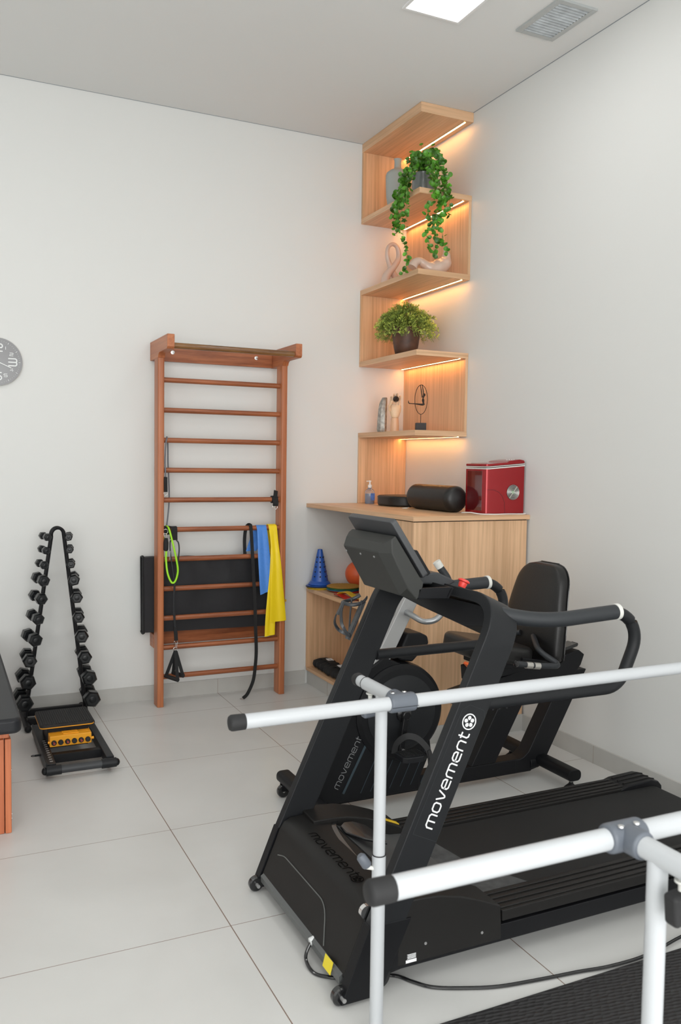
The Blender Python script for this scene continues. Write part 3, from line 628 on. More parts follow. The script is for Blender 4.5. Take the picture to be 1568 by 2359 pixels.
# ankle weights
def ankle_weight(c, ang, label, patch, sc=1.0, lift=0.0):
    t = thing('ankle_weight', label, 'weight', (c[0], c[1], .115+lift), 0, 'black ankle weights')
    d = Vector((math.cos(ang), math.sin(ang), 0)); n_ = Vector((-d.y, d.x, 0)); O2 = Vector((c[0], c[1], .115+lift))
    mb = MB()
    for k in range(4):
        q = O2+d*(k-1.5)*.062*sc+Vector((0,0,.030)); rr_ = Random_.uniform(.85, 1.1)
        mb.sweep([q-n_*.070*sc, q-n_*.060*sc, q-n_*.02*sc+Vector((0,0,.006*rr_)), q+n_*.02*sc+Vector((0,0,.007*rr_)), q+n_*.060*sc, q+n_*.070*sc], [(.030*math.cos(2*PI*u/12), .034*sc*math.sin(2*PI*u/12)) for u in range(12)], hint=(0,0,1), scales=[.35, .85, 1.0, 1.0, .85, .35])
    obj('pouches', mb, m_fabric, t, sharp=70)
    obj('strap', MB().strip(cr([O2+d*-.150*sc+Vector((0,0,.012)), O2+d*-.10*sc+Vector((0,0,.060)), O2+Vector((0,0,.070)), O2+d*.10*sc+Vector((0,0,.064)), O2+d*.150*sc+Vector((0,0,.030))], 6), .045, .003, (0,0,1)), m_fabric, t)
    if patch is not None:
        pz = O2+d*patch+n_*.012+Vector((0,0,.073))
        obj('patch', MB().obox(pz, (d+Vector((0,0,-.1))).normalized(), n_, (0,0,1), .022, .020, .0012), m_white, t)
        ds = MB()
        for q in (-.010, 0, .010): ds.obox(pz+d*q+Vector((0,0,.0014)), (d+n_*.6).normalized(), (n_-d*.6).normalized(), (0,0,1), .0045, .0018, .0003)
        obj('print', ds, m_black, t)
Random_ = random.Random(21)
ankle_weight((-.650, -.165), -1.62, 'black fabric ankle weight with a white patch nearest the wall in the lower niche', .0, 1.0)
ankle_weight((-.655, -.400), -1.52, 'black fabric ankle weight with a white patch at the middle of the lower niche', -.04, 1.0)
ankle_weight((-.640, -.640), -1.6, 'black fabric ankle weight lying farthest from the wall in the lower niche', -.05, 1.0)
# ================================================================ WALL BARS
PL0, PL1, PR0, PR1 = -1.801, -1.762, -1.013, -.975
t = thing('wall_bars', 'reddish wooden wall bars with eleven rungs fixed to the back wall', 'wall bars', (-1.39, -.15, 0))
for a, b_ in ((PL0, PL1), (PR0, PR1)):
    obj('upright', MB().prism(rrect(b_-a, .10, .008), ((a+b_)/2, -.152, .001), (1,0,0), (0,1,0), (0,0,2.134)), m_red_z, t, sharp=50)
    br = [(0, 0), (-.425, .0), (-.432, .008), (-.432, .085), (0, .085), (0, -.03), (-.06, -.03), (-.10, 0)]
    obj('bracket', MB().prism([(-.001, -.03), (-.205, -.03), (-.215, -.012), (-.235, -.002), (-.42, -.002), (-.432, .010), (-.432, .082), (-.001, .082)], (a-.002, 0, 2.137), (0,1,0), (0,0,1), (b_-a+.004, 0, 0)), m_red_y, t, bevel=.003)
    obj('lower_bracket', MB().box(a-.001, b_+.001, -.102, -.001, .345, .43), m_red_y, t, bevel=.002)
obj('pull_up_bar', MB().cyl((PL1-.01, -.40, 2.158), (PR0+.01, -.40, 2.158), .0175, 20), m_redbar, t)
tb = obj('top_board', MB().box(PL1+.002, PR0-.002, -.028, -.001, 2.108, 2.205), m_red_x, t, bevel=.002)
lb = obj('lower_board', MB().box(PL1+.001, PR0-.001, -.026, -.001, .350, .43), m_red_x, t, bevel=.002)
for x in (-1.67, -1.125): obj('screw', MB().lathe([(.013,0),(.012,.003),(.004,.0045)], (x, -.028, 2.165), (0,-1,0), 16), m_chrome, tb)
obj('screw', MB().lathe([(.011,0),(.010,.003),(.004,.004)], (-1.735, -.026, .386), (0,-1,0), 16), m_chrome, lb)
RZ = [.177+.1805*k for k in range(11)]
for z in RZ: obj('rung', MB().cyl((PL1-.012, -.158, z), (PR0+.012, -.158, z), .0158, 20), m_red_x, t)
RZ5, RZ6, RZ8 = RZ[5], RZ[6], RZ[8]
# padded mat wedged behind the rungs
mt = MB(); NX, NZ_ = 26, 16; rnd = random.Random(9)
X0, X1, Zb, Zt = -1.862, -1.02, .445, .905
vs = []
for i in range(NX+1):
    for j in range(NZ_+1):
        u, v = i/NX, j/NZ_; puff = .006*math.sin(u*17)*math.sin(v*PI)+.004*math.sin(u*41+v*5)*(v**2)
        vs.append((X0+(X1-X0)*u, -.096+puff-.008*math.sin(v*PI)*math.sin(u*PI), Zb+(Zt-Zb)*v-.012*u+(.004*math.sin(u*23) if j == NZ_ else 0)))
n0 = len(vs); vs += [(x, -.036, z) for x, y, z in vs]
fs = []; W = NZ_+1
for i in range(NX):
    for j in range(NZ_):
        a = i*W+j; fs.append((a, a+W, a+W+1, a+1)); fs.append((n0+a, n0+a+1, n0+a+W+1, n0+a+W))
for i in range(NX):
    for j in (0, NZ_): a = i*W+j; fs.append((a, a+W, n0+a+W, n0+a))
for j in range(NZ_):
    for i in (0, NX): a = i*W+j; fs.append((a, a+1, n0+a+1, n0+a))
o = obj('folded_mat', mt.add(vs, fs), m_matfab, sharp=50); tag(o, 'black fabric exercise mat tucked upright behind the lower rungs of the wall bars', 'mat')
pp = MB()
for y in (-.098, -.036):
    pp.tube([(X0, y, Zb), (X0-.004, y, Zt+.004)], .005, 6)
pp.tube(cr([(X0-.002, -.100, Zt), (X0, -.067, Zt+.006), (X0-.002, -.034, Zt)], 4), .007, 6); pp.tube(cr([(X0, -.100, Zb), (X0, -.067, Zb-.008), (X0, -.034, Zb)], 4), .008, 6)
obj('piping', pp, m_fabric, o)
obj('peg', MB(), m_red, None) if False else None
tag(obj('yellow_tube_end', MB().cyl((-1.00, -.085, .588), (-.925, -.085, .590), .0085, 14), m_yellow), 'short yellow tube end sticking out behind the right upright of the wall bars', 'tube')
# --- things hanging on the rungs
def ring(mb, c, R, r=.0016, ax=(0,1,0)): mb.torus(c, ax, R, r, 20, 6)
m_greytube = M('grey_latex_tube', (0.16, 0.17, 0.19), 0.5); m_lime = M('lime_latex_tube', (0.36, 0.78, 0.02), 0.4); m_blktube = M('black_latex_tube', (0.02, 0.022, 0.025), 0.4)
z8 = RZ8
t = thing('resistance_tube', 'grey resistance tube with a black webbing loop draped over the eighth rung', 'resistance band', (-1.74, -.17, z8))
obj('tube', MB().tube(cr([(-1.752,-.190,1.40),(-1.754,-.186,1.50),(-1.748,-.180,z8-.02),(-1.741,-.174,z8+.010),(-1.736,-.156,z8+.0195),(-1.728,-.138,z8+.005),(-1.724,-.133,z8-.05),(-1.722,-.130,1.48),(-1.716,-.13,1.35),(-1.716,-.134,1.25),(-1.724,-.136,1.16),(-1.732,-.138,1.10)], 8), .0046, 10), m_greytube, t)
obj('webbing_loop', MB().strip(cr([(-1.753,-.196,1.40),(-1.755,-.205,1.375),(-1.753,-.201,1.31)], 6), .022, .007, (0,1,0)), m_fabric, t, bevel=.002)
rg = MB(); ring(rg, (-1.753, -.200, 1.302), .012); obj('ring', rg, m_chrome, t)
t = thing('ankle_cuff', 'black ankle cuff with a metal ring wrapped on the right end of a rung', 'cuff', (-1.045, -.158, RZ6))
z6 = RZ6
obj('strap', MB().strip([(-1.043, -.158+.0205*math.sin(a), z6+.0205*math.cos(a)) for a in [PI*2*q/20 for q in range(20)]]+[(-1.043,-.158+.0205,z6+.0205*.2)], .036, .006, (1,0,0)) if False else MB().lathe([(.0162,-.020),(.0235,-.020),(.0245,0),(.0235,.020),(.0162,.020)], (-1.043, -.158, z6), (1,0,0), 24), m_fabric, t)
obj('flap', MB().strip(cr([(-1.043,-.178,z6+.012),(-1.040,-.176,z6+.035),(-1.034,-.166,z6+.056)], 5), .026, .005, (0,1,0)).strip(cr([(-1.043,-.181,z6),(-1.043,-.186,z6-.025),(-1.043,-.180,z6-.040)], 5), .034, .008, (0,1,0)), m_fabric, t)
rg = MB(); ring(rg, (-1.045, -.182, z6-.047), .016, .002); obj('ring', rg, m_chrome, t)
z5 = RZ5
t = thing('lime_resistance_tube', 'lime green resistance tube looped over the sixth rung of the wall bars', 'resistance band', (-1.72, -.19, z5))
obj('tube', MB().tube(cr([(-1.747,-.145,z5-.10),(-1.752,-.137,z5-.02),(-1.744,-.148,z5+.016),(-1.736,-.166,z5+.020),(-1.728,-.188,z5+.002),(-1.712,-.212,1.00),(-1.692,-.222,.90),(-1.684,-.224,.83),(-1.700,-.224,.772),(-1.722,-.222,.766),(-1.744,-.216,.82),(-1.752,-.208,.90),(-1.750,-.204,.955)], 8), .0060, 10), m_lime, t)
obj('end_sleeve', MB().lathe([(.009,0),(.015,.008),(.0155,.05),(.010,.078)], (-1.753, -.205, .955), (.02,0,1), 14), m_fabric, t)
rg = MB()
for dx in (-.006, .006): rg.tube(cr([(-1.753+dx,-.205,1.035),(-1.756+dx*1.4,-.203,1.05),(-1.755+dx,-.20,1.062)], 4), .0014, 6)
ring(rg, (-1.752, -.196, 1.072), .014); rg.tube([(-1.727,-.206,.955),(-1.728,-.206,.90)], .0018, 6)
obj('snap_hook', rg, m_chrome, t)
t = thing('door_anchor_cuff', 'black padded cuff wrapped around the left end of the sixth rung', 'cuff', (-1.745, -.158, z5))
obj('wrap', MB().lathe([(.0162,-.026),(.0265,-.026),(.0275,0),(.0265,.018),(.0162,.018)], (-1.757+.022, -.158, z5-.003), (1,0,0), 24), m_fabric, t)
t = thing('black_resistance_tube', 'long black resistance tube with two handles hanging down the left of the wall bars', 'resistance band', (-1.70, -.20, z5))
obj('loop_strap', MB().strip(cr([(-1.695,-.142,z5-.06),(-1.695,-.139,z5),(-1.695,-.146,z5+.016),(-1.695,-.160,z5+.019),(-1.695,-.176,z5+.012),(-1.695,-.182,z5-.01),(-1.695,-.186,z5-.062)], 6), .036, .004, (0,1,0)), m_fabric, t)
obj('tube', MB().tube(cr([(-1.684,-.186,z5-.062),(-1.672,-.190,1.00),(-1.669,-.196,.955),(-1.678,-.20,.88),(-1.695,-.204,.77),(-1.700,-.206,.66),(-1.697,-.206,.56),(-1.693,-.206,.485)], 8), .0042, 8).tube(cr([(-1.706,-.186,z5-.062),(-1.722,-.19,1.01),(-1.724,-.198,.95),(-1.714,-.204,.86),(-1.702,-.208,.76),(-1.706,-.209,.66),(-1.704,-.208,.56),(-1.697,-.206,.485)], 8), .0042, 8), m_blktube, t)
obj('end_sleeve', MB().strip([(-1.695,-.207,.487),(-1.691,-.209,.44),(-1.689,-.209,.405)], .022, .010, (0,1,0)), m_fabric, t, bevel=.002)
rg = MB(); ring(rg, (-1.690,-.209,.396), .011); 
for dx in (-.010, 0.0, .010): rg.tube([(-1.692+dx,-.21,.396),(-1.693+dx*.7,-.21,.362)], .0018, 6)
ring(rg, (-1.694,-.210,.352), .013, .002); obj('snap_hook', rg, m_chrome, t)
def handle(top, a, b_, nm):
    a, b_, top = Vector(a), Vector(b_), Vector(top)
    h = obj('handle', MB().cyl(a, b_, .0125, 16), m_rubber, t, sharp=50)
    obj('handle_strap', MB().strip([top, a.lerp(b_, .04)], .020, .0025, (0,1,0)).strip([top, a.lerp(b_, .96)], .020, .0025, (0,1,0)), m_fabric, h)
    bo = MB()
    for e, d in ((a, (a-b_).normalized()), (b_, (b_-a).normalized())): bo.cyl(e, e+d*.001, .0075, 12)
    obj('bore', bo, m_dark, h)
handle((-1.694,-.212,.345), (-1.745,-.172,.185), (-1.690,-.262,.175), 0)
handle((-1.692,-.208,.345), (-1.698,-.165,.200), (-1.655,-.250,.195), 1)
# black strap
tag(obj('long_strap', MB().strip(cr([(-1.228,-.134,.905),(-1.232,-.136,1.0),(-1.226,-.138,z5-.01),(-1.216,-.146,z5+.016),(-1.208,-.160,z5+.0195),(-1.205,-.176,z5+.010),(-1.200,-.186,.98),(-1.192,-.196,.80),(-1.182,-.20,.62),(-1.176,-.20,.45),(-1.170,-.20,.30),(-1.178,-.205,.20),(-1.195,-.215,.11),(-1.235,-.225,.035),(-1.265,-.225,.008)], 8), .022, .0022, (0,1,0)), m_fabric),
    'long black webbing strap hanging over the sixth rung down to the floor', 'strap')
rg = MB(); rg.torus((-1.272,-.226,.005), (0,0,1), .013, .002, 20, 6); obj('buckle_ring', rg, m_chrome, bpy.data.objects['long_strap'])
# elastic bands draped as sheets
def sheet(name, label, rows, mat, th=.0014, parent=None):
    R_ = []
    for k in range(len(rows[0])): R_.append(cr([r[k] for r in rows], 6))
    n_ = len(R_[0]); m_ = len(R_); mb = MB(); vs = []
    for i in range(n_):
        for k in range(m_): vs.append(R_[k][i])
    vs2 = [v+Vector((0, th, 0)) for v in vs]; N0 = len(vs); fs = []
    for i in range(n_-1):
        for k in range(m_-1):
            a = i*m_+k; fs += [(a, a+1, a+m_+1, a+m_), (N0+a, N0+a+m_, N0+a+m_+1, N0+a+1)]
    for i in range(n_-1):
        for k in (0, m_-1): a = i*m_+k; fs.append((a, a+m_, N0+a+m_, N0+a))
    for k in range(m_-1):
        for i in (0, n_-1): a = i*m_+k; fs.append((a, a+1, N0+a+1, N0+a))
    mb.add(vs+vs2, fs)
    if parent is not None: return obj(name, mb, mat, parent, sharp=50)
    return tag(obj(name, mb, mat, sharp=50), label, 'band')
def row(y, z, xs, wob, ph=0): return [(x, y-wob*math.sin(i*1.9+ph), z+dz) for i, (x, dz) in enumerate(xs)]
m_blue = M('blue_latex', (0.075, 0.26, 0.74), 0.42, nz=(90, 0.05)); m_yel = M('yellow_latex', (0.95, 0.70, 0.010), 0.42)
m_bluedk = M('blue_latex_back', (0.02, 0.20, 0.42), 0.42)
xs = lambda a, b_, n=6, sk=0: [(a+(b_-a)*i/(n-1), sk*i/(n-1)) for i in range(n)]
sheet('blue_band', 'light blue elastic exercise band draped over the sixth rung beside the black strap',
    [row(-.136, .93, xs(-1.222,-1.15, sk=.0), .003), row(-.137, 1.01, xs(-1.195,-1.11), .002), row(-.140, z5+.002, xs(-1.166,-1.10), 0), row(-.158, z5+.018, xs(-1.166,-1.10), 0), row(-.178, z5+.003, xs(-1.166,-1.10), 0), row(-.186, 1.03, xs(-1.163,-1.094), .003), row(-.192, .90, xs(-1.160,-1.080), .005), row(-.197, .77, xs(-1.154,-1.066), .006, .4), row(-.199, .70, xs(-1.150,-1.052), .006, .5), row(-.200, .655, xs(-1.147,-1.050, sk=.03), .006, .6)], m_blue)
yb = sheet('yellow_band', 'yellow elastic exercise band with two hanging ends at the right of the wall bars',
    [row(-.137, .60, xs(-1.05,-.985), .002), row(-.137, .9, xs(-1.06,-1.02), .002), row(-.140, z5+.002, xs(-1.085,-1.030), 0), row(-.158, z5+.018, xs(-1.085,-1.030), 0), row(-.178, z5+.003, xs(-1.085,-1.030), 0), row(-.190, .98, xs(-1.075,-1.022), .003), row(-.2085, .85, xs(-1.078,-1.010), .004), row(-.213, .70, xs(-1.085,-.995), .005, .4), row(-.213, .58, xs(-1.085,-.982), .005, .5), row(-.213, .475, xs(-1.088,-.972, sk=.008), .005, .6)], m_yel)
sheet('hanging_end', '',
    [row(-.190, .95, xs(-1.075,-1.04), .001), row(-.2035, .80, xs(-1.085,-1.03), .003), row(-.206, .65, xs(-1.100,-1.035), .004), row(-.206, .50, xs(-1.112,-1.045), .004), row(-.206, .385, xs(-1.116,-1.048, sk=.010), .004)], m_yel, parent=yb)

# ================================================================ CLOCK
ccx, ccz = -2.676, 2.047
t = thing('wall_clock', 'round grey wall clock with white digits, cut by the left edge of the photo', 'clock', (ccx, 0, ccz))
m_cface = M('clock_grey', (0.30, 0.30, 0.31), 0.35); m_crim = M('clock_white_edge', (0.78, 0.78, 0.76), 0.4); m_cwhite = M('clock_white', (0.80, 0.82, 0.82), 0.4)
obj('case', MB().lathe([(.1355,.0005),(.137,.004),(.137,.018),(.134,.022)], (ccx, 0, ccz), (0,-1,0), 64), m_crim, t, sharp=50)
obj('face', MB().lathe([(.1352,.0195),(.1352,.0232),(.133,.0238)], (ccx, 0, ccz), (0,-1,0), 64), m_cface, t, sharp=50)
CL = lambda x, z: Vector((ccx+x, -.0240, ccz+z))
tk = MB()
for q in range(60):
    a = 2*PI*q/60; r0, r1, w_ = ((.114, .124, .0022) if q % 5 == 0 else (.117, .121, .0011))
    s_, c_ = math.sin(a), math.cos(a); tk.obox(CL(s_*(r0+r1)/2, c_*(r0+r1)/2), (s_,0,c_), (c_,0,-s_), (0,1,0), (r1-r0)/2, w_/2, .0003)
obj('ticks', tk, m_cwhite, t)
D = {'1': [[(.5,0),(.5,1)]], '2': [[(0,1),(.8,1),(1,.85),(1,.65),(.85,.5),(.15,.5),(0,.35),(0,0),(1,0)]], '3': [[(0,1),(.85,1),(1,.85),(1,.6),(.9,.5),(0,.5)],[(.9,.5),(1,.4),(1,.15),(.85,0),(0,0)]],
     '4': [[(.8,0),(.8,1),(.05,.35),(1,.35)]], '5': [[(1,1),(.1,1),(0,.9),(0,.6),(.1,.5),(.9,.5),(1,.4),(1,.1),(.9,0),(0,0)]], '6': [[(1,1),(.15,1),(0,.85),(0,.15),(.15,0),(.85,0),(1,.15),(1,.4),(.85,.55),(0,.55)]],
     '7': [[(0,1),(1,1),(.4,0)]], '8': [[(.15,0),(0,.15),(0,.85),(.15,1),(.85,1),(1,.85),(1,.15),(.85,0),(.15,0)],[(0,.5),(1,.5)]], '9': [[(0,0),(.85,0),(1,.15),(1,.85),(.85,1),(.15,1),(0,.85),(0,.6),(.15,.5),(1,.5)]], '0': [[(.15,0),(0,.15),(0,.85),(.15,1),(.85,1),(1,.85),(1,.15),(.85,0),(.15,0)]]}
for h in range(1, 13):
    a = 2*PI*h/12; big = h % 3 == 0; w_, hh = (.044, .040) if big else (.018, .016)
    R_ = .082 if big else .088
    if h == 1 or h == 11: R_ = .090
    s = str(h); gw = w_+ (.012 if big else .006); x0 = R_*math.sin(a)-(len(s)*gw-(gw-w_))/2; z0 = R_*math.cos(a)-hh/2; nb = MB()
    if h == 12: z0 -= .003
    for i, ch in enumerate(s): stroke(nb, D[ch], CL((x0+i*gw) if h != 12 else (-.052, -.003)[i], z0), ((w_ if h != 12 else .031),0,0), (0,0,hh), (0,-1,0), .0062 if big else .0028)
    obj('numeral', nb, m_cwhite, t)
for ang, L, w_, nm in ((114, .082, .0044, 'minute_hand'), (228, .055, .006, 'hour_hand')):
    a = math.radians(ang); s_, c_ = math.sin(a), math.cos(a); obj(nm, MB().obox(CL(s_*L/2, c_*L/2)+Vector((0,-.003,0)), (s_,0,c_), (c_,0,-s_), (0,1,0), L/2, w_/2, .0006), m_cwhite, t)
obj('centre_cap', MB().cyl(CL(0,0), CL(0,0)+Vector((0,-.005,0)), .006, 18), m_cwhite, t)

# ================================================================ DUMBBELL RACK
t = thing('dumbbell_rack', 'black A-frame dumbbell rack arched at the top against the back wall', 'rack', (-2.39, -.2, 0))
rack = t
pts = [(-2.556, 0, .035), (-2.412, 0, 1.02), (-2.404, 0, 1.108), (-2.352, 0, 1.108), (-2.338, 0, 1.02), (-2.222, 0, .035)]
for y in (-.222, -.188):
    obj('post_tube', MB().tube([(-2.556,y,.035),(-2.410,y,1.060)]+[(-2.376-.035*math.cos(a), y, 1.068+.040*math.sin(a)) for a in [PI*q/14 for q in range(15)]]+[(-2.340,y,1.060),(-2.222,y,.035)], .0095, 10, hint=(0,1,0)), m_black, t)
br = MB()
for z in [.1, .3, .5, .7, .9]:
    for s_ in (0, 1):
        x = (-2.556+(.154)*(z-.035)/1.077) if s_ == 0 else (-2.222-.130*(z-.035)/1.077); br.obox((x, -.205, z), (1,0,0), (0,1,0), (0,0,1), .003, .018, .012)
obj('webs', br, m_black, t)
for x in (-2.558, -2.222):
    obj('foot', MB().tube([(x, -.40, .02), (x, -.03, .02)], .018, 16).ball((x, -.40, .02), .0195, 14), m_black, t)
obj('cross_tube', MB().box(-2.55, -2.23, -.31, -.28, .012, .05).box(-2.55, -2.23, -.13, -.10, .012, .05), m_black, t, bevel=.003)
LX = [(-2.443,1.060),(-2.450,.984),(-2.462,.903),(-2.470,.818),(-2.484,.716),(-2.500,.604),(-2.519,.488),(-2.538,.373),(-2.554,.254),(-2.570,.137)]
RX = [(-2.314,1.058),(-2.309,.986),(-2.302,.902),(-2.288,.815),(-2.274,.714),(-2.264,.600),(-2.247,.490),(-2.236,.368),(-2.217,.248),(-2.200,.125)]
SZ = [.0205, .0205, .0217, .0300, .0300, .0302, .0345, .0352, .0395, .0425]
LN = [.145, .145, .15, .205, .205, .21, .22, .225, .235, .245]
ordn = ['topmost', 'second from the top', 'third from the top', 'fourth from the top', 'fifth from the top', 'fifth from the bottom', 'fourth from the bottom', 'third from the bottom', 'second from the bottom', 'lowest']
size = ['small', 'small', 'small', 'medium', 'medium', 'medium', 'large', 'large', 'heavy', 'heaviest']
rnd = random.Random(11)
cache = {}
def dumbbell(i, x, z, label, rot, yaw=0.0):
    key = (SZ[i], LN[i])
    if key in cache:
        d = copy_tree(cache[key]); d.location = (x, -.205, z); d.rotation_euler = (0, rot, yaw); d['label'] = label; return d
    d = thing('hex_dumbbell', label, 'dumbbell', (x, -.205, z), 0, 'dumbbells on the A-frame rack'); d.rotation_euler = (0, rot, yaw); cache[key] = d
    R_, L = SZ[i]*1.13, LN[i]; hl = L*.31
    obj('handle', MB().lathe([(.0085,-L/2+hl*.8),(.0105,-L/2+hl*1.1),(.0095,0),(.0105,L/2-hl*1.1),(.0085,L/2-hl*.8)], (0,0,0), (0,1,0), 14), m_dumb, d, local=True, sharp=60)
    for s_ in (-1, 1):
        mb = MB(); a0, a1 = s_*(L/2-hl), s_*L/2
        mb.sweep([(0, a0, 0), (0, a0+(a1-a0)*.18, 0), (0, a0+(a1-a0)*.82, 0), (0, a1, 0)], [(R_*math.cos(PI/3*q), R_*math.sin(PI/3*q)) for q in range(6)], hint=(1,0,0), scales=[.80, 1, 1, .80])
        mb.lathe([(R_*.42, a1*1.0), (R_*.30, a1*1.012)], (0,0,0), (0,1,0), 14)
        obj('hex_head', mb, m_dumb, d, local=True, bevel=.002, sharp=25)
    return d
for side, P in (('left', LX), ('right', RX)):
    for i, (x, z) in enumerate(P):
        dumbbell(i, x, z, '%s black hexagonal dumbbell, %s on the %s leg of the rack' % (size[i], ordn[i], side), rnd.uniform(-.25, .25), (1 if side == 'left' else -1)*(.12 if i < 7 else .03)+rnd.uniform(-.03, .03))
        sx_ = 1 if side == 'left' else -1; px = x+sx_*.020
        obj('cradle', MB().strip([(px+sx_*.004, -.205, z-.004), (x+sx_*.010, -.205, z-.013), (x-sx_*.010, -.205, z-.0135), (x-sx_*.014, -.205, z-.006)], .016, .003, (0,0,1)), m_black, rack)

# ================================================================ FLOOR PUSH PLATFORM
t = thing('exercise_platform', 'black floor exercise frame with a ribbed step pad and an amber resistance box', 'exercise machine', (-2.39, -.8, 0))
rl_ = MB().box(-2.548, -2.540, -1.155, -.50, .025, .075).box(-2.540, -2.503, -1.155, -.50, .062, .070).box(-2.545, -2.505, -1.155, -.50, .025, .030)
rail = obj('side_rail', rl_, m_black2, t, bevel=.001)
ho = MB()
for k in range(11): ho.obox((-2.519, -1.115+k*.032, .0703), (1,0,0), (0,1,0), (0,0,1), .007, .0030, .0004)
obj('slot', ho, M('worn_slot_metal', (0.55, 0.56, 0.56), 0.4, 0.4), rail)
obj('side_rail', MB().box(-2.272, -2.235, -1.155, -.50, .025, .072), m_black2, t, bevel=.003)
ft = obj('front_roller', MB().cyl((-2.545, -1.17, .045), (-2.235, -1.17, .045), .0185, 24), m_dgrey, t)
for x in (-2.515, -2.262): obj('sleeve', MB().cyl((x-.034, -1.17, .045), (x+.034, -1.17, .045), .0225, 24), m_black2, ft)
for s_, x in ((-1, -2.555), (1, -2.225)): obj('end_cap', MB().ball((x, -1.17, .045), .018, 16, (.8,1,1)), m_black, ft)
obj('cross_bar', MB().box(-2.50, -2.27, -1.005, -.965, .02, .062), m_black, t, bevel=.002)
obj('lock_pin', MB().cyl((-2.575, -.93, .045), (-2.54, -.93, .045), .005, 10).torus((-2.583, -.93, .045), (0,0,1), .009, .002, 16, 6), m_black, t)
obj('support', MB().box(-2.51, -2.31, -.86, -.66, .05, .155).box(-2.5, -2.32, -.56, -.50, .02, .07), m_black, t, bevel=.002)
pd = MB().prism(rrect(.262, .27, .022), (-2.413, -.738, .1585), (1,0,0), (0,1,0), (0,0,.013))
for k in range(24): pd.obox((-2.413-.122+k*.0106, -.738, .1722), (1,0,0), (0,1,0), (0,0,1), .0032, .128, .0016)
obj('step_pad', pd, m_rubber, t)
obj('pad_base', MB().prism(rrect(.264, .272, .022), (-2.413, -.740, .1545), (1,0,0), (0,1,0), (0,0,.004)), m_boxyel, t)
bx = obj('resistance_box', MB().box(-2.505, -2.305, -.93, -.70, .076, .130), m_boxyel, t, bevel=.003)
dt = MB().obox((-2.405,-.878,.132), (1,0,0), (0,1,0), (0,0,1), .038, .010, .002).obox((-2.402,-.905,.132), (1,0,0), (0,1,0), (0,0,1), .038, .008, .002).torus((-2.405,-.905,.134), (0,0,1), .009, .0015, 18, 6).obox((-2.33,-.882,.1305), (1,0,0), (0,1,0), (0,0,1), .014, .0012, .0006).obox((-2.33,-.897,.1305), (1,0,0), (0,1,0), (0,0,1), .014, .0012, .0006)
obj('relief', dt, m_boxyel, bx, bevel=.0008)
obj('side_knob', MB().cyl((-2.305,-.92,.098), (-2.293,-.92,.098), .007, 12).cyl((-2.505,-.92,.098), (-2.513,-.92,.098), .006, 12), m_boxyel, bx)
for k in range(6):
    x = -2.486+k*.0325; kn = obj('dial', MB().lathe([(.0125,0),(.0125,.010),(.010,.014),(.0045,.014)], (x, -.93, .098), (0,-1,0), 20), m_rubber, bx)
    if k % 2 == 0: obj('dial_mark', MB().torus((x+.001, -.9448, .0965), (0,1,0), .0035, .0012, 14, 5).obox((x-.002, -.945, .104), (1,0,.5), (0,1,0), (-.5,0,1), .003, .0005, .0008), M('red_print', (0.75,0.10,0.07), 0.5), kn)
fe = MB()
for x in (-2.52, -2.255):
    fe.cyl((x,-1.10,0),(x,-1.10,.028), .014, 12).cyl((x,-.55,0),(x,-.55,.028), .014, 12)
obj('rubber_feet', fe, m_rubber, t)

# ================================================================ TREATMENT TABLE
t = thing('treatment_table', 'low treatment table with charcoal padded top and orange wooden legs at the left edge', 'table', (-3.04, -1.0, 0))
obj('padded_top', MB().prism(rrect(.68, 1.66, .035), (-3.048, -1.015, .445), (1,0,0), (0,1,0), (0,0,.06)), m_tableleather, t, bevel=.016, segs=4)
obj('frame', MB().box(-3.335, -2.745, -1.69, -.35, .385, .443), m_orange, t, bevel=.003)
for sy in (-1.70, -.38):
    for sx in (-2.738, -3.345):
        s_ = -1 if sx > -3 else 1
        obj('leg', MB().box(min(sx, sx+s_*.024), max(sx, sx+s_*.024), sy, sy+.05, 0, .384), m_orange, t, bevel=.004)
        obj('leg_board', MB().box(min(sx+s_*.0265, sx+s_*.10), max(sx+s_*.0265, sx+s_*.10), sy+.002, sy+.05, 0, .384), m_orange, t, bevel=.004)
sc = MB()
for z in (.05, .068, .25): sc.cyl((-2.7385, -1.675, z), (-2.735, -1.675, z), .004, 10)
obj('screws', sc, m_chrome, t)
# ================================================================ RECUMBENT BIKE
BY = -1.99
bike = t = thing('recumbent_bike', 'black recumbent exercise bike with backrest seat standing behind the treadmill', 'exercise bike', (-.85, BY, 0))
fr = MB()
fr.box(-1.56, -.42, BY-.04, BY+.04, .030, .100)
obj('base_beam', fr, m_black, t, bevel=.006, segs=3)
def slab(name, pts, y0, y1, mat, par, bev=.005, segs=3): return obj(name, MB().prism(pts, (0, y0, 0), (1,0,0), (0,0,1), (0, y1-y0, 0)), mat, par, bevel=bev, segs=segs)
slab('inclined_post', [(-.768,.098),(-.632,.098),(-.355,.585),(-.50,.585)], BY-.0385, BY+.0385, m_black, t)
slab('inclined_post', [(-.50,.095),(-.47,.105),(-.44,.13),(-.235,.50),(-.10,.50),(-.335,.085),(-.375,.045),(-.44,.032),(-.52,.034),(-.52,.096)], BY-.0412, BY+.0412, m_black, t)
slab('seat_rail', [(-.86,.395),(-.86,.455),(-.155,.60),(-.12,.575),(-.14,.525),(-.185,.475),(-.40,.46)], BY-.046, BY+.046, m_black, t)
rt = obj('rail_track', MB().obox((-.42, BY, .568), (.979,0,.205), (0,1,0), (-.205,0,.979), .27, .036, .008), m_glossblk, t, bevel=.003)
bo = MB()
for dx in (-.225, -.175): bo.cyl((dx, BY-.02, .612-(-.2-dx)*.2), (dx, BY-.02, .622-(-.2-dx)*.2), .006, 12)
obj('rail_bolts', bo, m_silver, rt)
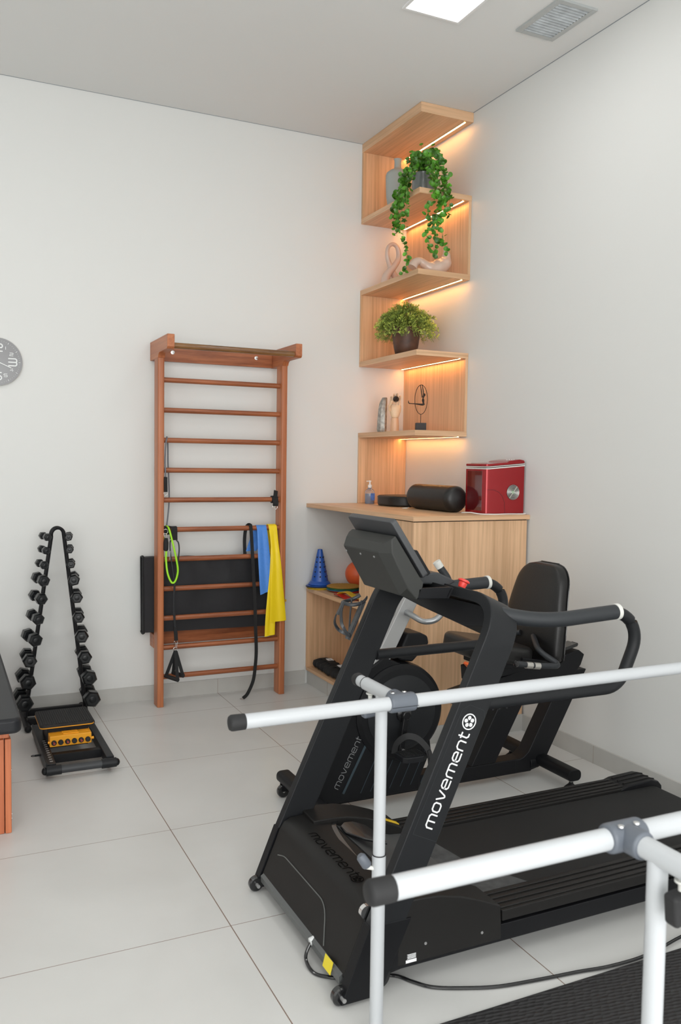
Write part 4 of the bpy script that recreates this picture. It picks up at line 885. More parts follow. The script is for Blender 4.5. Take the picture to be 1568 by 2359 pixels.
obj('rail_bracket', MB().obox((-.20, BY-.012, .616), (.979,0,.205), (0,1,0), (-.205,0,.979), .05, .022, .006), m_black, rt, bevel=.003)
def foot(name, x, y0, y1, z, w, h):
    o = obj(name, MB().prism(rrect(w, h, h*.42, 5), (x, y0, z), (1,0,0), (0,0,1), (0, y1-y0, 0)), m_black, t, bevel=.004); return o
ff = foot('rear_foot', -.362, -2.27, -1.69, .080, .075, .052)
for y in (-2.225, -1.765): obj('levelling_pad', MB().lathe([(.034,0),(.031,.008),(.016,.022),(.010,.027),(.010,.033)], (-.345, y, 0), n=24), m_rubber, ff, sharp=50); obj('pad_bolt', MB().cyl((-.345, y, .030), (-.345, y, .056), .006, 10), m_chrome, ff)
obj('rear_link', MB().prism(rrect(.10,.05,.02), (-.43, BY, .066), (0,1,0), (0,0,1), (.05,0,0)), m_black, ff, bevel=.004)
ff = foot('front_foot', -1.585, -2.25, -1.73, .078, .070, .050)
for y in (-2.20, -1.785):
    obj('wheel', MB().lathe([(.026,-.011),(.029,-.007),(.029,.007),(.026,.011)], (-1.607, y, .029), (0,1,0), 24), m_glossblk, ff, sharp=40)
    obj('wheel_bolt', MB().cyl((-1.607, y-.0125, .029), (-1.607, y-.010, .029), .006, 12), m_chrome, ff)
    obj('wheel_arm', MB().box(-1.615, -1.575, y-.018, y-.0135, .03, .07).box(-1.615, -1.575, y+.0135, y+.018, .03, .07), m_black, ff)
# shroud: flat body plus the big disc cover
pts = [(-1.545,.045),(-1.60,.11),(-1.505,.30),(-1.40,.50),(-1.33,.61),(-1.25,.66),(-1.10,.60),(-1.02,.35),(-1.0,.22),(-1.055,.10),(-1.06,.045)]
sh = slab('shroud', pts, BY-.062, BY+.062, m_glossblk, t, .008)
sh.data.materials[0] = m_black
gv = MB()
for k in range(7):
    x = -1.36+k*.050; L = .19-.012*abs(k-3); gv.obox((x+.04, BY-.0628, .075+L*.45), (.44,0,.898), (0,1,0), (-.898,0,.44), L*.5, .0006, .0012)
obj('shroud_groove', gv, m_teal, sh)
obj('stripe', MB().obox((-1.365, BY-.0632, .222), (.47,0,.883), (0,1,0), (-.883,0,.47), .155, .0006, .0055), m_teal, sh)
wd = MB(); A_ = Vector((.47,0,.883)); B_ = Vector((-.883,0,.47))
word(wd, 'movement', Vector((-1.462, BY-.0632, .108)), A_*.0222, B_*.0205, (0,-1,0), .0028)
flower(wd, Vector((-1.462, BY-.0634, .108))+A_*.262+B_*.011, A_, B_, (0,-1,0), .0165)
obj('lettering', wd, M('grey_lettering', (0.22,0.225,0.23), 0.5), sh)
dc = Vector((-1.168, BY, .412))
rim = obj('disc_cover', MB().lathe([(.150,-.085),(.195,-.082),(.212,-.068),(.217,-.04),(.217,.04),(.212,.068),(.195,.082),(.150,.085)], dc, (0,1,0), 64), m_black, t, sharp=28)
obj('disc_face', MB().lathe([(.03,-.095),(.15,-.094),(.168,-.086)], dc, (0,1,0), 56), m_black2, rim, sharp=40)
obj('hub', MB().lathe([(.034,-.094),(.034,-.106),(.028,-.110),(.012,-.110)], dc, (0,1,0), 32), m_glossblk, rim, sharp=40)
cr_ = MB(); cr_.cyl(dc+Vector((0,-.108,0)), dc+Vector((0,-.132,0)), .019, 20)
cr_.obox(dc+Vector((-.012,-.122,-.082)), (.145,0,.99), (0,1,0), (.99,0,-.145), .088, .008, .013)
ck = obj('crank_arm', cr_, m_glossblk, t, bevel=.003)
px, pz = -1.185, .262
pd = obj('pedal', MB().prism([(-.062,-.038),(-.045,-.052),(.03,-.055),(.062,-.03),(.066,.02),(.05,.045),(-.045,.05),(-.062,.03)], (px, -2.188, pz-.014), (1,0,0), (0,1,0), (0,0,.024)), m_black2, ck, bevel=.004)
rd = MB()
for q in range(10): rd.obox((px-.045+q*.010, -2.188, pz+.011), (1,0,0), (0,1,0), (0,0,1), .002, .035, .001)
obj('pedal_ribs', rd, m_rubber, pd)
obj('pedal_axle', MB().cyl((px, -2.12, pz), (px, -2.24, pz), .007, 12), m_silver, pd)
obj('pedal_strap', MB().strip(cr([(px-.062,-2.15,pz+.005),(px-.055,-2.16,pz+.05),(px-.02,-2.18,pz+.082),(px+.02,-2.20,pz+.075),(px+.052,-2.225,pz+.04),(px+.066,-2.235,pz+.0),(px+.07,-2.236,pz-.045)], 7), .026, .0035, (0,-1,.25)).strip(cr([(px+.060,-2.235,pz+.03),(px+.072,-2.24,pz-.02),(px+.078,-2.24,pz-.062)], 5), .016, .004, (0,-1,.1)), m_rubber, pd)
ck2 = MB().cyl(dc+Vector((0,.085,0)), dc+Vector((0,.132,0)), .019, 20); ck2.obox(dc+Vector((.012,.122,.082)), (.145,0,.99), (0,1,0), (.99,0,-.145), .088, .008, .013)
ck2 = obj('crank_arm', ck2, m_glossblk, t, bevel=.003)
obj('pedal', MB().prism([(-.062,-.05),(.03,-.055),(.064,-.02),(.05,.045),(-.045,.05)], (px+.035, BY+.19, .56), (1,0,0), (0,1,0), (0,0,.024)), m_black2, ck2, bevel=.004)
# silver mast
ms = Vector((.478,0,.878)); md = Vector((.878,0,-.478))
m0 = Vector((-1.405, BY, .435)); mb = MB(); mb.obox(m0+ms*.29+md*.035, ms, (0,1,0), md, .32, .052, .034)
mast = obj('mast', mb, m_silver, t, bevel=.003)
em = MB(); ec = m0+ms*.46-md*.0008
flower(em, ec, (0,1,0), ms, -md, .030)
obj('emblem', MB().cyl(ec+md*.0003, ec-md*.0002, .031, 32), m_whitering, mast); obj('emblem_mark', em, m_black, mast)
hb = t
def hbar(s_):
    y = BY+s_*.05
    P = cr([(-1.135,BY,.850),(-1.135,y+s_*.03,.845),(-1.11,y+s_*.10,.825),(-1.065,y+s_*.125,.832),(-1.02,y+s_*.12,.868),(-.995,y+s_*.115,.915),(-.988,y+s_*.11,.965)], 8)
    h = obj('handlebar', MB().tube(P, .0130, 14), m_silvertube, t)
    obj('grip', MB().tube(cr([(-.988,y+s_*.11,.95),(-.992,y+s_*.105,1.0),(-1.028,y+s_*.095,1.055)], 6), .0165, 16), m_foam, h)
    obj('grip_cap', MB().cyl((-1.026,y+s_*.095,1.053), (-1.043,y+s_*.09,1.079), .0178, 18), m_whitering, h)
hbar(-1); hbar(1)
dsp = slab('pulse_console', [(-1.13,.755),(-1.06,.752),(-1.025,.735),(-1.018,.700),(-1.085,.640),(-1.10,.625),(-1.16,.635),(-1.18,.650)], BY-.055, BY+.075, m_black, t, .010)
# seat
se = MB().prism(rrect(.34, .36, .09, 7), (-.675, BY, .600), (.985,0,-.17), (0,1,0), Vector((.17,0,.985))*.085)
seat = obj('seat', se, m_leather, t, bevel=.025, segs=4, sharp=70)
obj('seat_frame', MB().obox((-.62, BY, .545), (.98,0,.1), (0,1,0), (-.1,0,.98), .16, .05, .035).box(-.72, -.50, BY-.12, BY+.12, .565, .592), m_black, t, bevel=.005)
obj('seat_lever', MB().obox((-.84, BY-.115, .592), (.7,0,-.7), (0,1,0), (.7,0,.7), .030, .018, .007), M('orange_lever', (0.85,0.13,0.02), 0.4), t, bevel=.003)
# backrest: tapered upholstered pad
bk = []; nU = 14
def bkpt(v, s_, k): return 0
pr2 = []
for v in [math.sin(PI/2*i/24)*.6+.4*i/24 if i else 0.0 for i in range(25)]:
    hw = .205-.055*max(0, (v-.35)/.65)**1.2
    if v > .80: hw -= .085*(1-math.sqrt(max(0, 1-((v-.80)/.20)**2)))
    if v < .10: hw -= .035*(1-math.sqrt(max(0, 1-(1-v/.10)**2)))
    z = .575+.455*v; x = -.440+.075*v; bow = .018*math.sin(PI*v)
    pr2.append((x-bow, z, hw))
mb = MB(); vs = []; fs = []; ring_n = 24
for i, (x, z, hw) in enumerate(pr2):
    T_ = .040 if 1 < i < 22 else (.036 if i in (1, 22, 23) else .026)
    for q in range(ring_n):
        a = 2*PI*q/ring_n; ca, sa = math.cos(a), math.sin(a); e = .38
        vs.append((x+.035+T_*math.copysign(abs(ca)**e, ca), BY+hw*math.copysign(abs(sa)**e, sa), z))
for i in range(24): fs += [(i*ring_n+q, i*ring_n+(q+1) % ring_n, (i+1)*ring_n+(q+1) % ring_n, (i+1)*ring_n+q) for q in range(ring_n)]
fs += [tuple(range(ring_n))[::-1], tuple(24*ring_n+q for q in range(ring_n))]
bkr = obj('backrest', mb.add(vs, fs), m_leather, t, sharp=75)
pp = []
for i, (x, z, hw) in enumerate(pr2): pp.append((x+.055, BY-hw-.001, z))
top_ = [(pr2[-1][0]+.055, BY-pr2[-1][2]*(1-2*q/6), pr2[-1][1]+.002) for q in range(7)]
pp += top_
for (x, z, hw) in reversed(pr2): pp.append((x+.055, BY+hw+.001, z))
obj('seam_piping', MB().tube(pp, .003, 6), m_glossblk, bkr)
obj('backrest_frame', MB().tube(fillet([(-.62,BY-.20,.628),(-.50,BY-.20,.605),(-.42,BY-.17,.585),(-.36,BY,.58),(-.42,BY+.17,.585),(-.50,BY+.20,.605),(-.62,BY+.20,.628)], .05), .008, 10), m_black, t)
obj('backrest_strut', MB().tube([(-.36,BY,.52),(-.335,BY,.80)], .016, 12), m_black, t)
for s_ in (-1, 1):
    y = BY+s_*.275
    h = obj('side_handle', MB().tube(fillet([(-.44,BY+s_*.05,.69),(-.66,BY+s_*.19,.715) if False else (-.52,BY+s_*.19,.655),(-.455,y,.597),(-.60,y,.613)], [.05,.045]) + [Vector((-.71,y,.632))], .0135, 14), m_foam, t)
    for a, b_ in ((-.655, -.622), (-.612, -.580)): obj('pulse_sensor', MB().cyl((a, y, .621-(a+.655)*.16), (b_, y, .621-(b_+.655)*.16), .0155, 18), M('brushed_sensor', (0.62,0.60,0.56), 0.3, 0.8), h)
    obj('handle_end', MB().lathe([(.0135,0),(.0155,.004),(.0155,.014),(.008,.018)], (-.700,y,.630), (-1,0,.16), 16), m_glossblk, h, sharp=50)

# ================================================================ TREADMILL
tm = t = thing('treadmill', 'large black treadmill with slanted uprights and white lettering in the middle of the room', 'treadmill', (-1.1, -2.87, 0))
s_ = Vector((.4183,0,.9083)); d_ = Vector((.9083,0,-.4183)); YN, YF_ = -3.240, -2.500
FP = lambda y, L: Vector((-2.02, y, 0))+s_*L
t2 = .017
path = fillet([FP(YN+t2, .20), FP(YN+t2, 1.2276-t2), FP(YF_-t2, 1.2276-t2), FP(YF_-t2, .22)], .115, 12)
prof = [(.0, -.017), (.105, -.017), (.105, .017), (.0, .017)]
mb = MB().sweep(path, prof, hint=d_)
um = obj('upright_frame', mb, m_black2, t, bevel=.004, segs=3, sharp=30)
# lower, wider part of each upright down to the floor
for y0, y1 in ((YN-.0012, YN+.0355), (YF_-.0355, YF_+.0012)):
    obj('upright_foot', MB().prism([(-2.008,.012),(-1.905,.012),(-1.875,.04),(-1.79,.215),(-1.925,.215)], (0, y0, 0), (1,0,0), (0,0,1), (0, y1-y0, 0)), m_black, t, bevel=.002)
wd = MB(); O_ = Vector((-1.729, YN-.0006, .461))
word(wd, 'movement', O_, s_*.0268, -d_*.0250, (0,-1,0), .0044)
flower(wd, Vector((-1.611, YN-.0008, .758)), s_, -d_, (0,-1,0), .0240)
obj('white_lettering', wd, m_white, um)
ol = MB(); oo = lambda u, v: O_+s_*u-d_*v
pl = [(-.03,.055),(.345,.055),(.365,.035),(.365,-.015),(.345,-.030),(-.03,-.030)]
for a, b_ in zip(pl, pl[1:]+pl[:1]): ol.cyl(oo(*a), oo(*b_), .0006, 5)
obj('badge_outline', ol, m_faint, um)
# cross fairing under the console
fw = [(-2.83,.0),(-2.60,.0),(-2.60,-.02),(-2.70,-.045),(-2.90,-.055),(-3.12,-.072),(-3.175,-.060),(-3.20,-.03),(-3.16,.0)]
fpts = [(y, 1.19+v) for y, v in [(-2.62,-.01),(-2.62,-.035),(-2.82,-.055),(-2.90,-.060),(-3.10,-.075),(-3.165,-.062),(-3.20,-.06),(-3.20,-.02),(-3.14,.0)]]
obj('cross_fairing', MB().prism(fpts, Vector((-2.02,0,0))+d_*.012, (0,1,0), s_, d_*.085), m_black, um, bevel=.003)
# crossbar / handrails
def rail(yc, out, inn):
    P = fillet([(-1.475,yc-out*.036,1.053),(-1.37,yc-out*.012,1.034),(-1.28,yc+out*.004,1.030),(-1.02,yc+out*.004,1.042),(-.955,yc+out*.004,.965),(-1.03,yc+out*.004,.797),(-1.16,yc+out*.002,.797),(-1.54,yc-out*.004,.797)], [.04,.045,.055,.06,.06,.03], 8)
    r = obj('handrail', MB().tube(P, .0195, 18, hint=(0,1,0)), m_glossblk, t); r.data.materials[0] = m_black2
    obj('foam_sleeve', MB().tube(fillet([(-1.470,yc-out*.036,1.0525),(-1.37,yc-out*.012,1.034),(-1.28,yc+out*.004,1.030),(-1.052,yc+out*.004,1.0405)], [.04,.045], 8), .0235, 20, hint=(0,1,0)), m_foam, r)
    obj('end_ring', MB().cyl((-1.056,yc+out*.004,1.0405),(-1.042,yc+out*.004,1.0412), .0262, 24), m_whitering, r, bevel=.002)
    bo = MB()
    for x in (-1.515, -1.49, -1.465): bo.cyl((x, yc, .776), (x, yc, .782), .006, 10)
    obj('screws', bo, m_black, r)
rail(-3.218, -1, 1); rail(-2.522, 1, -1)
# emergency stop
es = obj('emergency_stop', MB().lathe([(.012,0),(.014,.010),(.014,.017),(.020,.020),(.020,.024),(.014,.028)], (-1.452, -2.945, 1.100), s_, 26), m_red, t, sharp=40)
# console
e_ = Vector((.562,0,-.827)); n_ = Vector((.827,0,.562))
T0 = Vector((-1.775, 0, 1.320)); CY0, CY1 = -3.04, -2.745
def cquad(a, off, y): return T0+e_*a+n_*off+Vector((0, y, 0))
def cring(prof, y): return [cquad(a_, o_, y) for a_, o_ in prof]
pf = [(.043,-.001),(.043,-.018),(.080,-.040),(.20,-.055),(.252,-.048),(.232,-.012),(.222,-.001)]
pin_ = [(.043,-.001),(.045,-.040),(.064,-.066),(.218,-.076),(.250,-.050),(.232,-.012),(.222,-.001)]
mb = MB(); ys_ = [CY0, CY0+.034, CY1-.018, CY1]; vs = []
for y, pr_ in zip(ys_, (pf, pin_, pin_, pf)): vs += cring(pr_, y)
k = len(pf); fs = [tuple(range(k))[::-1], tuple(3*k+q for q in range(k))]
for i in range(3): fs += [(i*k+q, i*k+(q+1) % k, (i+1)*k+(q+1) % k, (i+1)*k+q) for q in range(k)]
con = obj('console_back', mb.add(vs, fs), m_cons, t, bevel=.004, sharp=15)
sc = MB()
for y in (CY0+.075, (CY0+CY1)/2+.02, CY1-.025): sc.cyl(cquad(.082,-.066,y), cquad(.082,-.0695,y), .0035, 10)
obj('console_screws', sc, m_silver, con)
scr = MB(); scr.prism(rrect(.212, CY1-CY0+.006, .012), T0+e_*.104+n_*.006+Vector((0,(CY0+CY1)/2,0)), e_, (0,1,0), n_*.020)
sob = obj('screen', scr, m_dgrey, t, bevel=.003); sob.data.materials[0] = M('screen_bezel', (0.05,0.052,0.056), 0.45)
obj('display_glass', MB().prism(rrect(.17, CY1-CY0-.04, .006), T0+e_*.104+n_*.0262+Vector((0,(CY0+CY1)/2,0)), e_, (0,1,0), n_*.001), m_glossblk, sob)
obj('book_ledge', MB().obox(T0+e_*.175+n_*.036+Vector((0,(CY0+CY1)/2,0)), e_, (0,1,0), n_, .045, .13, .008), m_black, sob, bevel=.004)
tr = MB().prism([(-1.668,1.118),(-1.672,1.090),(-1.566,1.083),(-1.547,1.119),(-1.655,1.121)], (0, CY0, 0), (1,0,0), (0,0,1), (0, .012, 0))
tr.prism([(-1.668,1.118),(-1.672,1.090),(-1.566,1.083),(-1.547,1.119),(-1.655,1.121)], (0, CY1-.012, 0), (1,0,0), (0,0,1), (0, .012, 0))
tr.box(-1.665, -1.56, CY0+.005, CY1-.005, 1.084, 1.094).obox((-1.556,(CY0+CY1)/2,1.101), (.47,0,.88), (0,1,0), (-.88,0,.47), .019, (CY1-CY0)/2, .006)
obj('tray', tr, m_black, t, bevel=.002)
dk = MB().prism([(-1.655,1.120),(-1.560,1.112),(-1.50,1.100),(-1.46,1.118),(-1.53,1.150),(-1.60,1.150)], (0, -2.93, 0), (1,0,0), (0,0,1), (0, .17, 0))
obj('control_deck', dk, m_dgrey, t, bevel=.006)
# bottle cage on the far upright
bc = MB(); ca = Vector((-1.648, -2.515, .952)); 
def ringpt(a, L, r): return ca+s_*L+(-d_)*(r*math.cos(a))+Vector((0, r*math.sin(a), 0))
def rib(seq, w):
    Q = cr([Vector(q) for q in seq], 7); P = [ringpt(*q) for q in Q]; vs = []; n2 = len(P)
    for i in range(n2):
        tn = (P[min(i+1, n2-1)]-P[max(i-1, 0)]).normalized(); rad = (-d_*math.cos(Q[i].x)+Vector((0, math.sin(Q[i].x), 0))).normalized(); sd = tn.cross(rad).normalized()
        vs += [P[i]+rad*.0022+sd*w*.8, P[i]+sd*w, P[i]-rad*.0022+sd*w*.8, P[i]-rad*.0022-sd*w*.8, P[i]-sd*w, P[i]+rad*.0022-sd*w*.8]
    fs = [tuple(range(6))[::-1], tuple((n2-1)*6+q for q in range(6))]
    for i in range(n2-1): fs += [(i*6+q, i*6+(q+1) % 6, (i+1)*6+(q+1) % 6, (i+1)*6+q) for q in range(6)]
    bc.add(vs, fs)
for sg in (-1, 1):
    rib([(0,.030,.041),(sg*.5,.030,.042),(sg*1.1,.036,.042),(sg*1.8,.056,.041),(sg*2.35,.082,.038)], .0068)
    rib([(sg*.12,.030,.041),(sg*.22,.005,.041),(sg*.55,-.022,.042),(sg*.95,-.048,.040),(sg*1.7,-.066,.034),(sg*2.8,-.070,.036)], .0062)
    bc.tube(cr([ringpt(sg*1.75,.056,.041), ringpt(sg*2.1,.01,.040), ringpt(sg*2.7,-.05,.037)], 6), .0036, 8)
rib([(0,.034,.041),(0,.0,.042),(0,-.018,.042)], .0105)
bc.obox(ca+d_*.034+s_*-.01, s_, (0,1,0), d_, .075, .012, .005)
obj('bottle_cage', bc, M('satin_black_cage', (0.03,0.033,0.038), 0.28), t, sharp=60)
# motor hood
hp = [(-1.985,.060),(-1.935,.178),(-1.922,.212),(-1.905,.238),(-1.88,.250),(-1.84,.252),(-1.76,.246),(-1.735,.200),(-1.735,.06)]
hd = obj('motor_hood', MB().prism(hp, (0, -3.200, 0), (1,0,0), (0,0,1), (0, .66, 0)), m_hood, t, bevel=.006, sharp=50)
for y0, y1, oy in ((-3.236, -3.105, 0), (-2.635, -2.504, 0)):
    far = y0 > -3
    hn = [(-1.83,.075),(-1.83,.262),(-1.76,.262),(-1.70,.257),(-1.62,.238),(-1.55,.212),(-1.478,.180),(-1.474,.120),(-1.474,.075)]
    o = obj('side_horn', MB().prism(hn, (0, y0, 0), (1,0,0), (0,0,1), (0, y1-y0, 0)), m_hood, t, bevel=.005)
    if far: obj('warning_label', MB().obox((-1.515, -2.60, .1975), (.90,0,-.40), (0,1,0), (.40,0,.90), .040, .011, .0016), m_yellow, o)
    else:
        sd = MB()
        for x, z in ((-1.74,.125), (-1.545,.112)): sd.lathe([(.0045,0),(.004,.0015)], (x, -3.2365, z), (0,-1,0), 12)
        obj('screws', sd, m_silver, o)
obj('ramp', MB().prism([(-1.745,.235),(-1.66,.200),(-1.53,.163),(-1.48,.158),(-1.48,.10),(-1.745,.10)], (0, -3.106, 0), (1,0,0), (0,0,1), (0, .472, 0)), M('ribbed_grey_ramp', (0.075,0.077,0.078), 0.55, bump=(500, .5)), t, bevel=.003)
ey = MB().prism([(-.085,.0),(-.07,.03),(-.02,.045),(.06,.03),(.13,.0),(.06,-.035),(-.02,-.05),(-.07,-.03)], (-1.70, -2.735, .2455-.006), (.30,-.95,0), (.95,.30,0), (-.0,0,.010))
obj('hood_recess', ey, m_glossblk, hd, bevel=.004)
obj('recess_channel', MB().strip(cr([(-1.735,-2.62,.2465),(-1.765,-2.66,.2475),(-1.785,-2.74,.248),(-1.80,-2.86,.248),(-1.815,-3.02,.248),(-1.82,-3.12,.248)], 8), .016, .0016, (0,0,1)), m_glossblk, hd)
wd = MB(); x = word(wd, 'movement', (-1.878, -2.700, .2522), (0,-.0305,0), (.026,0,0), (0,0,1), .0028)
flower(wd, (-1.866, -3.045, .2524), (0,-1,0), (1,0,0), (0,0,1), .020)
obj('debossed_lettering', wd, m_debossed, hd)
fp = lambda y, z: Vector((-1.985+(z-.06)*.4237-.0012, y, z))
gp = fillet([fp(-2.60,.150), fp(-2.645,.164), fp(-2.985,.164), fp(-3.055,.077)], [.02,.045], 6)
gpp = [Vector(p) for p in gp]
obj('hood_seam', MB().tube(gpp, .0018, 6), M('seam_highlight_grey', (0.12,0.125,0.12), 0.35), hd)
obj('front_lip', MB().prism([(-1.990,.040),(-1.992,.062),(-1.980,.070),(-1.960,.050)], (0,-3.19,0), (1,0,0), (0,0,1), (0,.64,0)), M('grey_lip', (0.10,0.105,0.105), 0.4), hd)
obj('caution_label', MB().obox((-1.9935,-3.118,.060), (.25,0,.97), (0,1,0), (-.97,0,.25), .018, .026, .0008), M('caution_yellow', (0.85,0.68,0.03), 0.45), hd)
obj('chrome_pivot', MB().cyl((-1.912,-3.202,.236),(-1.912,-3.186,.236), .020, 24), m_chrome, t)
# deck
obj('scuffed_patch', MB().prism([(-1.49,-2.665),(-1.42,-2.665),(-1.385,-2.90),(-1.28,-3.106),(-1.49,-3.106)], (0,0,.1546), (1,0,0), (0,1,0), (0,0,.0006)), M('dusty_scuffed_belt', (0.062,0.064,0.066), 0.7, nz=(40,.25), bump=(400,.5)), t)
obj('belt', MB().prism([(-1.50,.1545),(-.275,.1545),(-.25,.147),(-.238,.128),(-.250,.108),(-.275,.100),(-1.50,.100)], (0,-3.112,0), (1,0,0), (0,0,1), (0,.466,0)), m_belt, t, bevel=.0)
for y0, y1, nm in ((-3.236, -3.118, 'near'), (-2.640, -2.522, 'far')):
    yo = y0 if nm == 'near' else y1; s1 = 1 if nm == 'near' else -1
    obj('lower_frame', MB().box(-1.86, -.225, min(yo+s1*.002, yo+s1*.04), max(yo+s1*.002, yo+s1*.04), .0665, .120), m_black, t, bevel=.003)
    rb = MB(); rb.box(-1.472, -.235, y0, y1, .130, .163)
    for k in range(4): rb.box(-1.470, -.40, y0+.012+k*.027, y0+.026+k*.027, .162, .1675)
    rr = obj('foot_rail', rb, m_hood, t, bevel=.003)
    cp = MB(); cp.prism([(-.44,.160),(-.40,.171),(-.27,.176),(-.232,.166),(-.212,.145),(-.210,.10),(-.235,.095),(-.24,.128),(-.44,.128)], (0, y0-.002, 0), (1,0,0), (0,0,1), (0, y1-y0+.004, 0))
    obj('end_cap', cp, m_black, rr, bevel=.006, segs=3)
    for k in range(3): obj('cap_ridge', MB().tube([(-.405,y0+.025+k*.033,.1718),(-.27,y0+.025+k*.033,.1768),(-.235,y0+.025+k*.033,.1675)], .004, 6), m_hood, rr)
st = MB()
st.box(-1.804, -1.769, -3.2363, -3.2355, .080, .089); 
for k in range(5): st.box(-1.800+.002*(k % 2), -1.771, -3.2363, -3.2355, .0915+k*.003, .0930+k*.003)
o_lf = [q for q in bpy.data.objects if q.parent == t and q.name.startswith('lower_frame')][0]
obj('rating_label', st, m_white, o_lf)
for yy in (-3.215, -2.525):
    w1 = obj('front_wheel', MB().lathe([(.022,-.012),(.026,-.008),(.026,.008),(.022,.012)], (-2.000, yy, .026), (0,1,0), 26), m_glossblk, t, sharp=40)
    obj('wheel_bolt', MB().cyl((-2.000, yy-.030, .026), (-2.000, yy-.012, .026), .006, 12), m_silver, w1)
for yy in (-3.185, -2.555):
    w1 = obj('transport_wheel', MB().lathe([(.031,-.018),(.036,-.012),(.036,.012),(.031,.018)], (-1.868, yy, .036), (0,1,0), 30), m_rubber, t, sharp=40)
    obj('wheel_nut', MB().cyl((-1.868, yy-.024, .036), (-1.868, yy-.017, .036), .009, 6), m_dgrey, w1)
obj('lift_leg', MB().obox((-1.70, -3.16, .055), (1,0,.12), (0,1,0), (-.12,0,1), .15, .02, .016).obox((-1.70, -2.58, .055), (1,0,.12), (0,1,0), (-.12,0,1), .15, .02, .016).box(-1.57,-1.53,-3.18,-2.56,.06,.085), m_black, t, bevel=.003)
obj('rear_foot', MB().cyl((-.40,-3.2,0),(-.40,-3.2,.07), .022, 18).cyl((-.40,-2.55,0),(-.40,-2.55,.07), .022, 18), m_rubber, t)
# power cord
pc = [(-1.965,-2.985,.060),(-1.990,-2.985,.050),(-2.012,-3.00,.018),(-2.012,-3.058,.006),(-1.978,-3.098,.006),(-1.942,-3.114,.006),(-1.88,-3.135,.006),(-1.802,-3.168,.006),(-1.768,-3.215,.006),(-1.727,-3.262,.006),(-1.647,-3.302,.006),(-1.551,-3.336,.006),(-1.416,-3.358,.006),(-1.297,-3.373,.006),(-1.196,-3.392,.008),(-1.077,-3.398,.010),(-.975,-3.386,.012),(-.88,-3.368,.012),(-.72,-3.34,.006),(-.5,-3.32,.006),(-.25,-3.36,.006),(-.04,-3.40,.006)]
cord = obj('power_cord', MB().tube(cr(pc, 6), .0052, 10), m_glossblk); tag(cord, 'black power cord running from under the treadmill front across the floor to the mat', 'cord')
obj('white_plug', MB().cyl((-1.960,-2.985,.062), (-1.992,-2.985,.052), .0145, 18), M('white_plug', (0.75,0.77,0.77), 0.4), cord, bevel=.003)

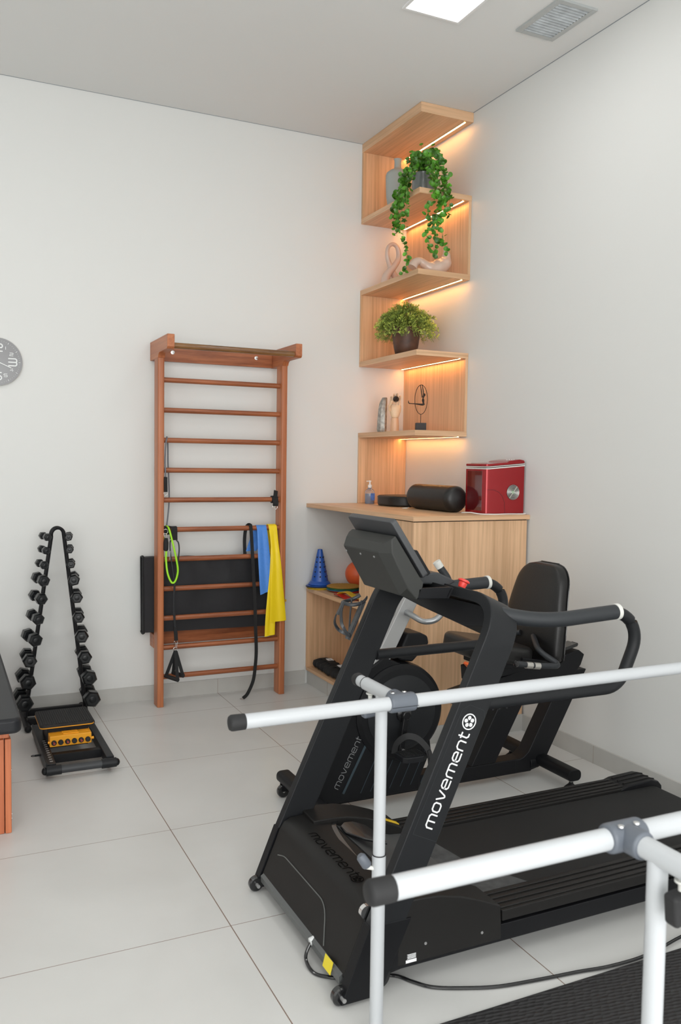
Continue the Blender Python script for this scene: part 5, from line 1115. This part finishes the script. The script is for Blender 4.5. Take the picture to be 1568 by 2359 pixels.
# ================================================================ PARALLEL BARS
t = thing('parallel_bars', 'white tubular parallel bars with black end caps in the foreground', 'parallel bars', (-1.3, -3.88, 0))
RB = .0170; HB = .92; yf, yn = -3.487, -4.277; xf, xn = -1.977, -2.021
for nm, y, x0, x1c, xc in (('far', yf, -2.415, -2.378, xf), ('near', yn, -2.475, -2.436, xn)):
    b_ = obj('hand_bar', MB().cyl((x1c, y, HB), (-.33, y, HB), RB, 32), m_wtube, t)
    for xa, xb in ((x0, x1c), (-.295, -.33)):
        sgn = 1 if xb > xa else -1
        obj('end_cap', MB().lathe([(.010,0),(.0155,.0015),(.0182,.006),(.0184,.012),(.0178,abs(xb-xa))], (xa, y, HB), (sgn,0,0), 32), m_rubber, b_, sharp=50)
    out = 1 if nm == 'far' else -1           # direction from the bar to its post
    yp = y+out*(.102 if nm == 'far' else .071)
    yk = y+out*(.165 if nm == 'far' else .118)
    for xc_ in (xc, -.72):
        cn = MB(); cn.prism(rrect(.045, .045, .020, 6), (xc_-.036, y, HB), (0,1,0), (0,0,1), (.072,0,0))
        cn.cyl((xc_, y+out*.005, HB), (xc_, y+out*.046, HB), .0225, 28)
        c_ = obj('connector', cn, m_gcon, b_, bevel=.006, segs=3, sharp=40)
        obj('seam', MB().box(xc_-.0365, xc_+.0365, y-out*.0232, y-out*.0222, HB-.006, HB-.005), m_dark, c_)
        sc = MB()
        for dx in (-.018, .014): sc.lathe([(.0055,0),(.005,.002),(.002,.0025)], (xc_+dx, y+out*.012, HB+.0215), (0,0,1), 14)
        obj('screws', sc, m_chrome, c_)
        ct = obj('cross_tube', MB().cyl((xc_, y+out*.030, HB), (xc_, y+out*.190, HB), RB, 30), m_wtube, t)
        obj('joint_ring', MB().torus((xc_, y+out*.190, HB), (0,1,0), .0170, .0012, 28, 6), m_rubber, ct)
        obj('inner_tube', MB().cyl((xc_, y+out*.188, HB), (xc_, y+out*.222, HB), .0155, 28), m_wtube, ct)
        obj('end_cap', MB().lathe([(.0175,0),(.0178,.018),(.0150,.026),(.009,.0275)], (xc_, y+out*.221, HB), (0,out,0), 28), m_rubber, ct, sharp=50)
        obj('lock_knob', MB().cyl((xc_, yk, HB-.016), (xc_, yk, HB-.036), .0055, 12).lathe([(.007,0),(.011,.003),(.011,.006)], (xc_, yk, HB-.024), (0,0,1), 14), m_whitering, ct)
        obj('lock_lever', MB().obox((xc_-.004, yk, HB-.058), (1,0,.1), (0,1,0), (-.1,0,1), .020, .013, .024), m_gcon if nm == 'far' else m_rubber, ct, bevel=.007, segs=3)
        ps = obj('post', MB().cyl((xc_, yp, .494), (xc_, yp, HB-.008), .0155, 28), m_wtube, t)
        obj('ring', MB().torus((xc_, yp, .496), (0,0,1), .0168, .0016, 28, 6), m_rubber, ps)
        lo = obj('lower_post', MB().cyl((xc_, yp, .004), (xc_, yp, .496), .0178, 28), m_wtube, t)
        obj('height_knob', MB().lathe([(.012,0),(.0135,.004),(.0125,.030),(.008,.036)], (xc_-.031, yp+.004, .470), (-.5,.1,.75), 20), m_gcon, lo, sharp=40)
        obj('knob_bolt', MB().cyl((xc_-.014, yp, .462), (xc_-.034, yp+.003, .468), .0055, 12), m_whitering, lo)
        obj('base_foot', MB().lathe([(.030,0),(.030,.006),(.021,.010),(.021,.03),(.0182,.032)], (xc_, yp, 0), n=28), m_rubber, lo, sharp=40)

# ================================================================ MAT ON THE FLOOR
m_mat = bpy.data.materials.new('embossed_rubber_mat'); m_mat.use_nodes = True
nt = m_mat.node_tree; b = nt.nodes['Principled BSDF']; b.inputs['Base Color'].default_value = (.021,.0205,.0215,1); b.inputs['Roughness'].default_value = .62
tc = nt.nodes.new('ShaderNodeTexCoord'); mp = nt.nodes.new('ShaderNodeMapping'); mp.inputs['Scale'].default_value = (38, 80, 38); mp.inputs['Rotation'].default_value = (0,0,.35)
vo = nt.nodes.new('ShaderNodeTexVoronoi'); vo.inputs['Scale'].default_value = 1; vo.inputs['Randomness'].default_value = .35
bp_ = nt.nodes.new('ShaderNodeBump'); bp_.inputs['Strength'].default_value = 1.0; bp_.inputs['Distance'].default_value = .005
nt.links.new(tc.outputs['Object'], mp.inputs[0]); nt.links.new(mp.outputs[0], vo.inputs['Vector']); nt.links.new(vo.outputs['Distance'], bp_.inputs['Height']); nt.links.new(bp_.outputs[0], b.inputs['Normal'])
tag(obj('floor_mat', MB().prism(rrect(1.93, .87, .01), (-1.02, -3.84, .0005), (1,0,0), (0,1,0), (0,0,.0055)), m_mat, bevel=.0015), 'black embossed rubber mat on the floor under the parallel bars', 'mat')
for (x, y) in ((-.79,-2.26), (-2.07,-1.74)): pass
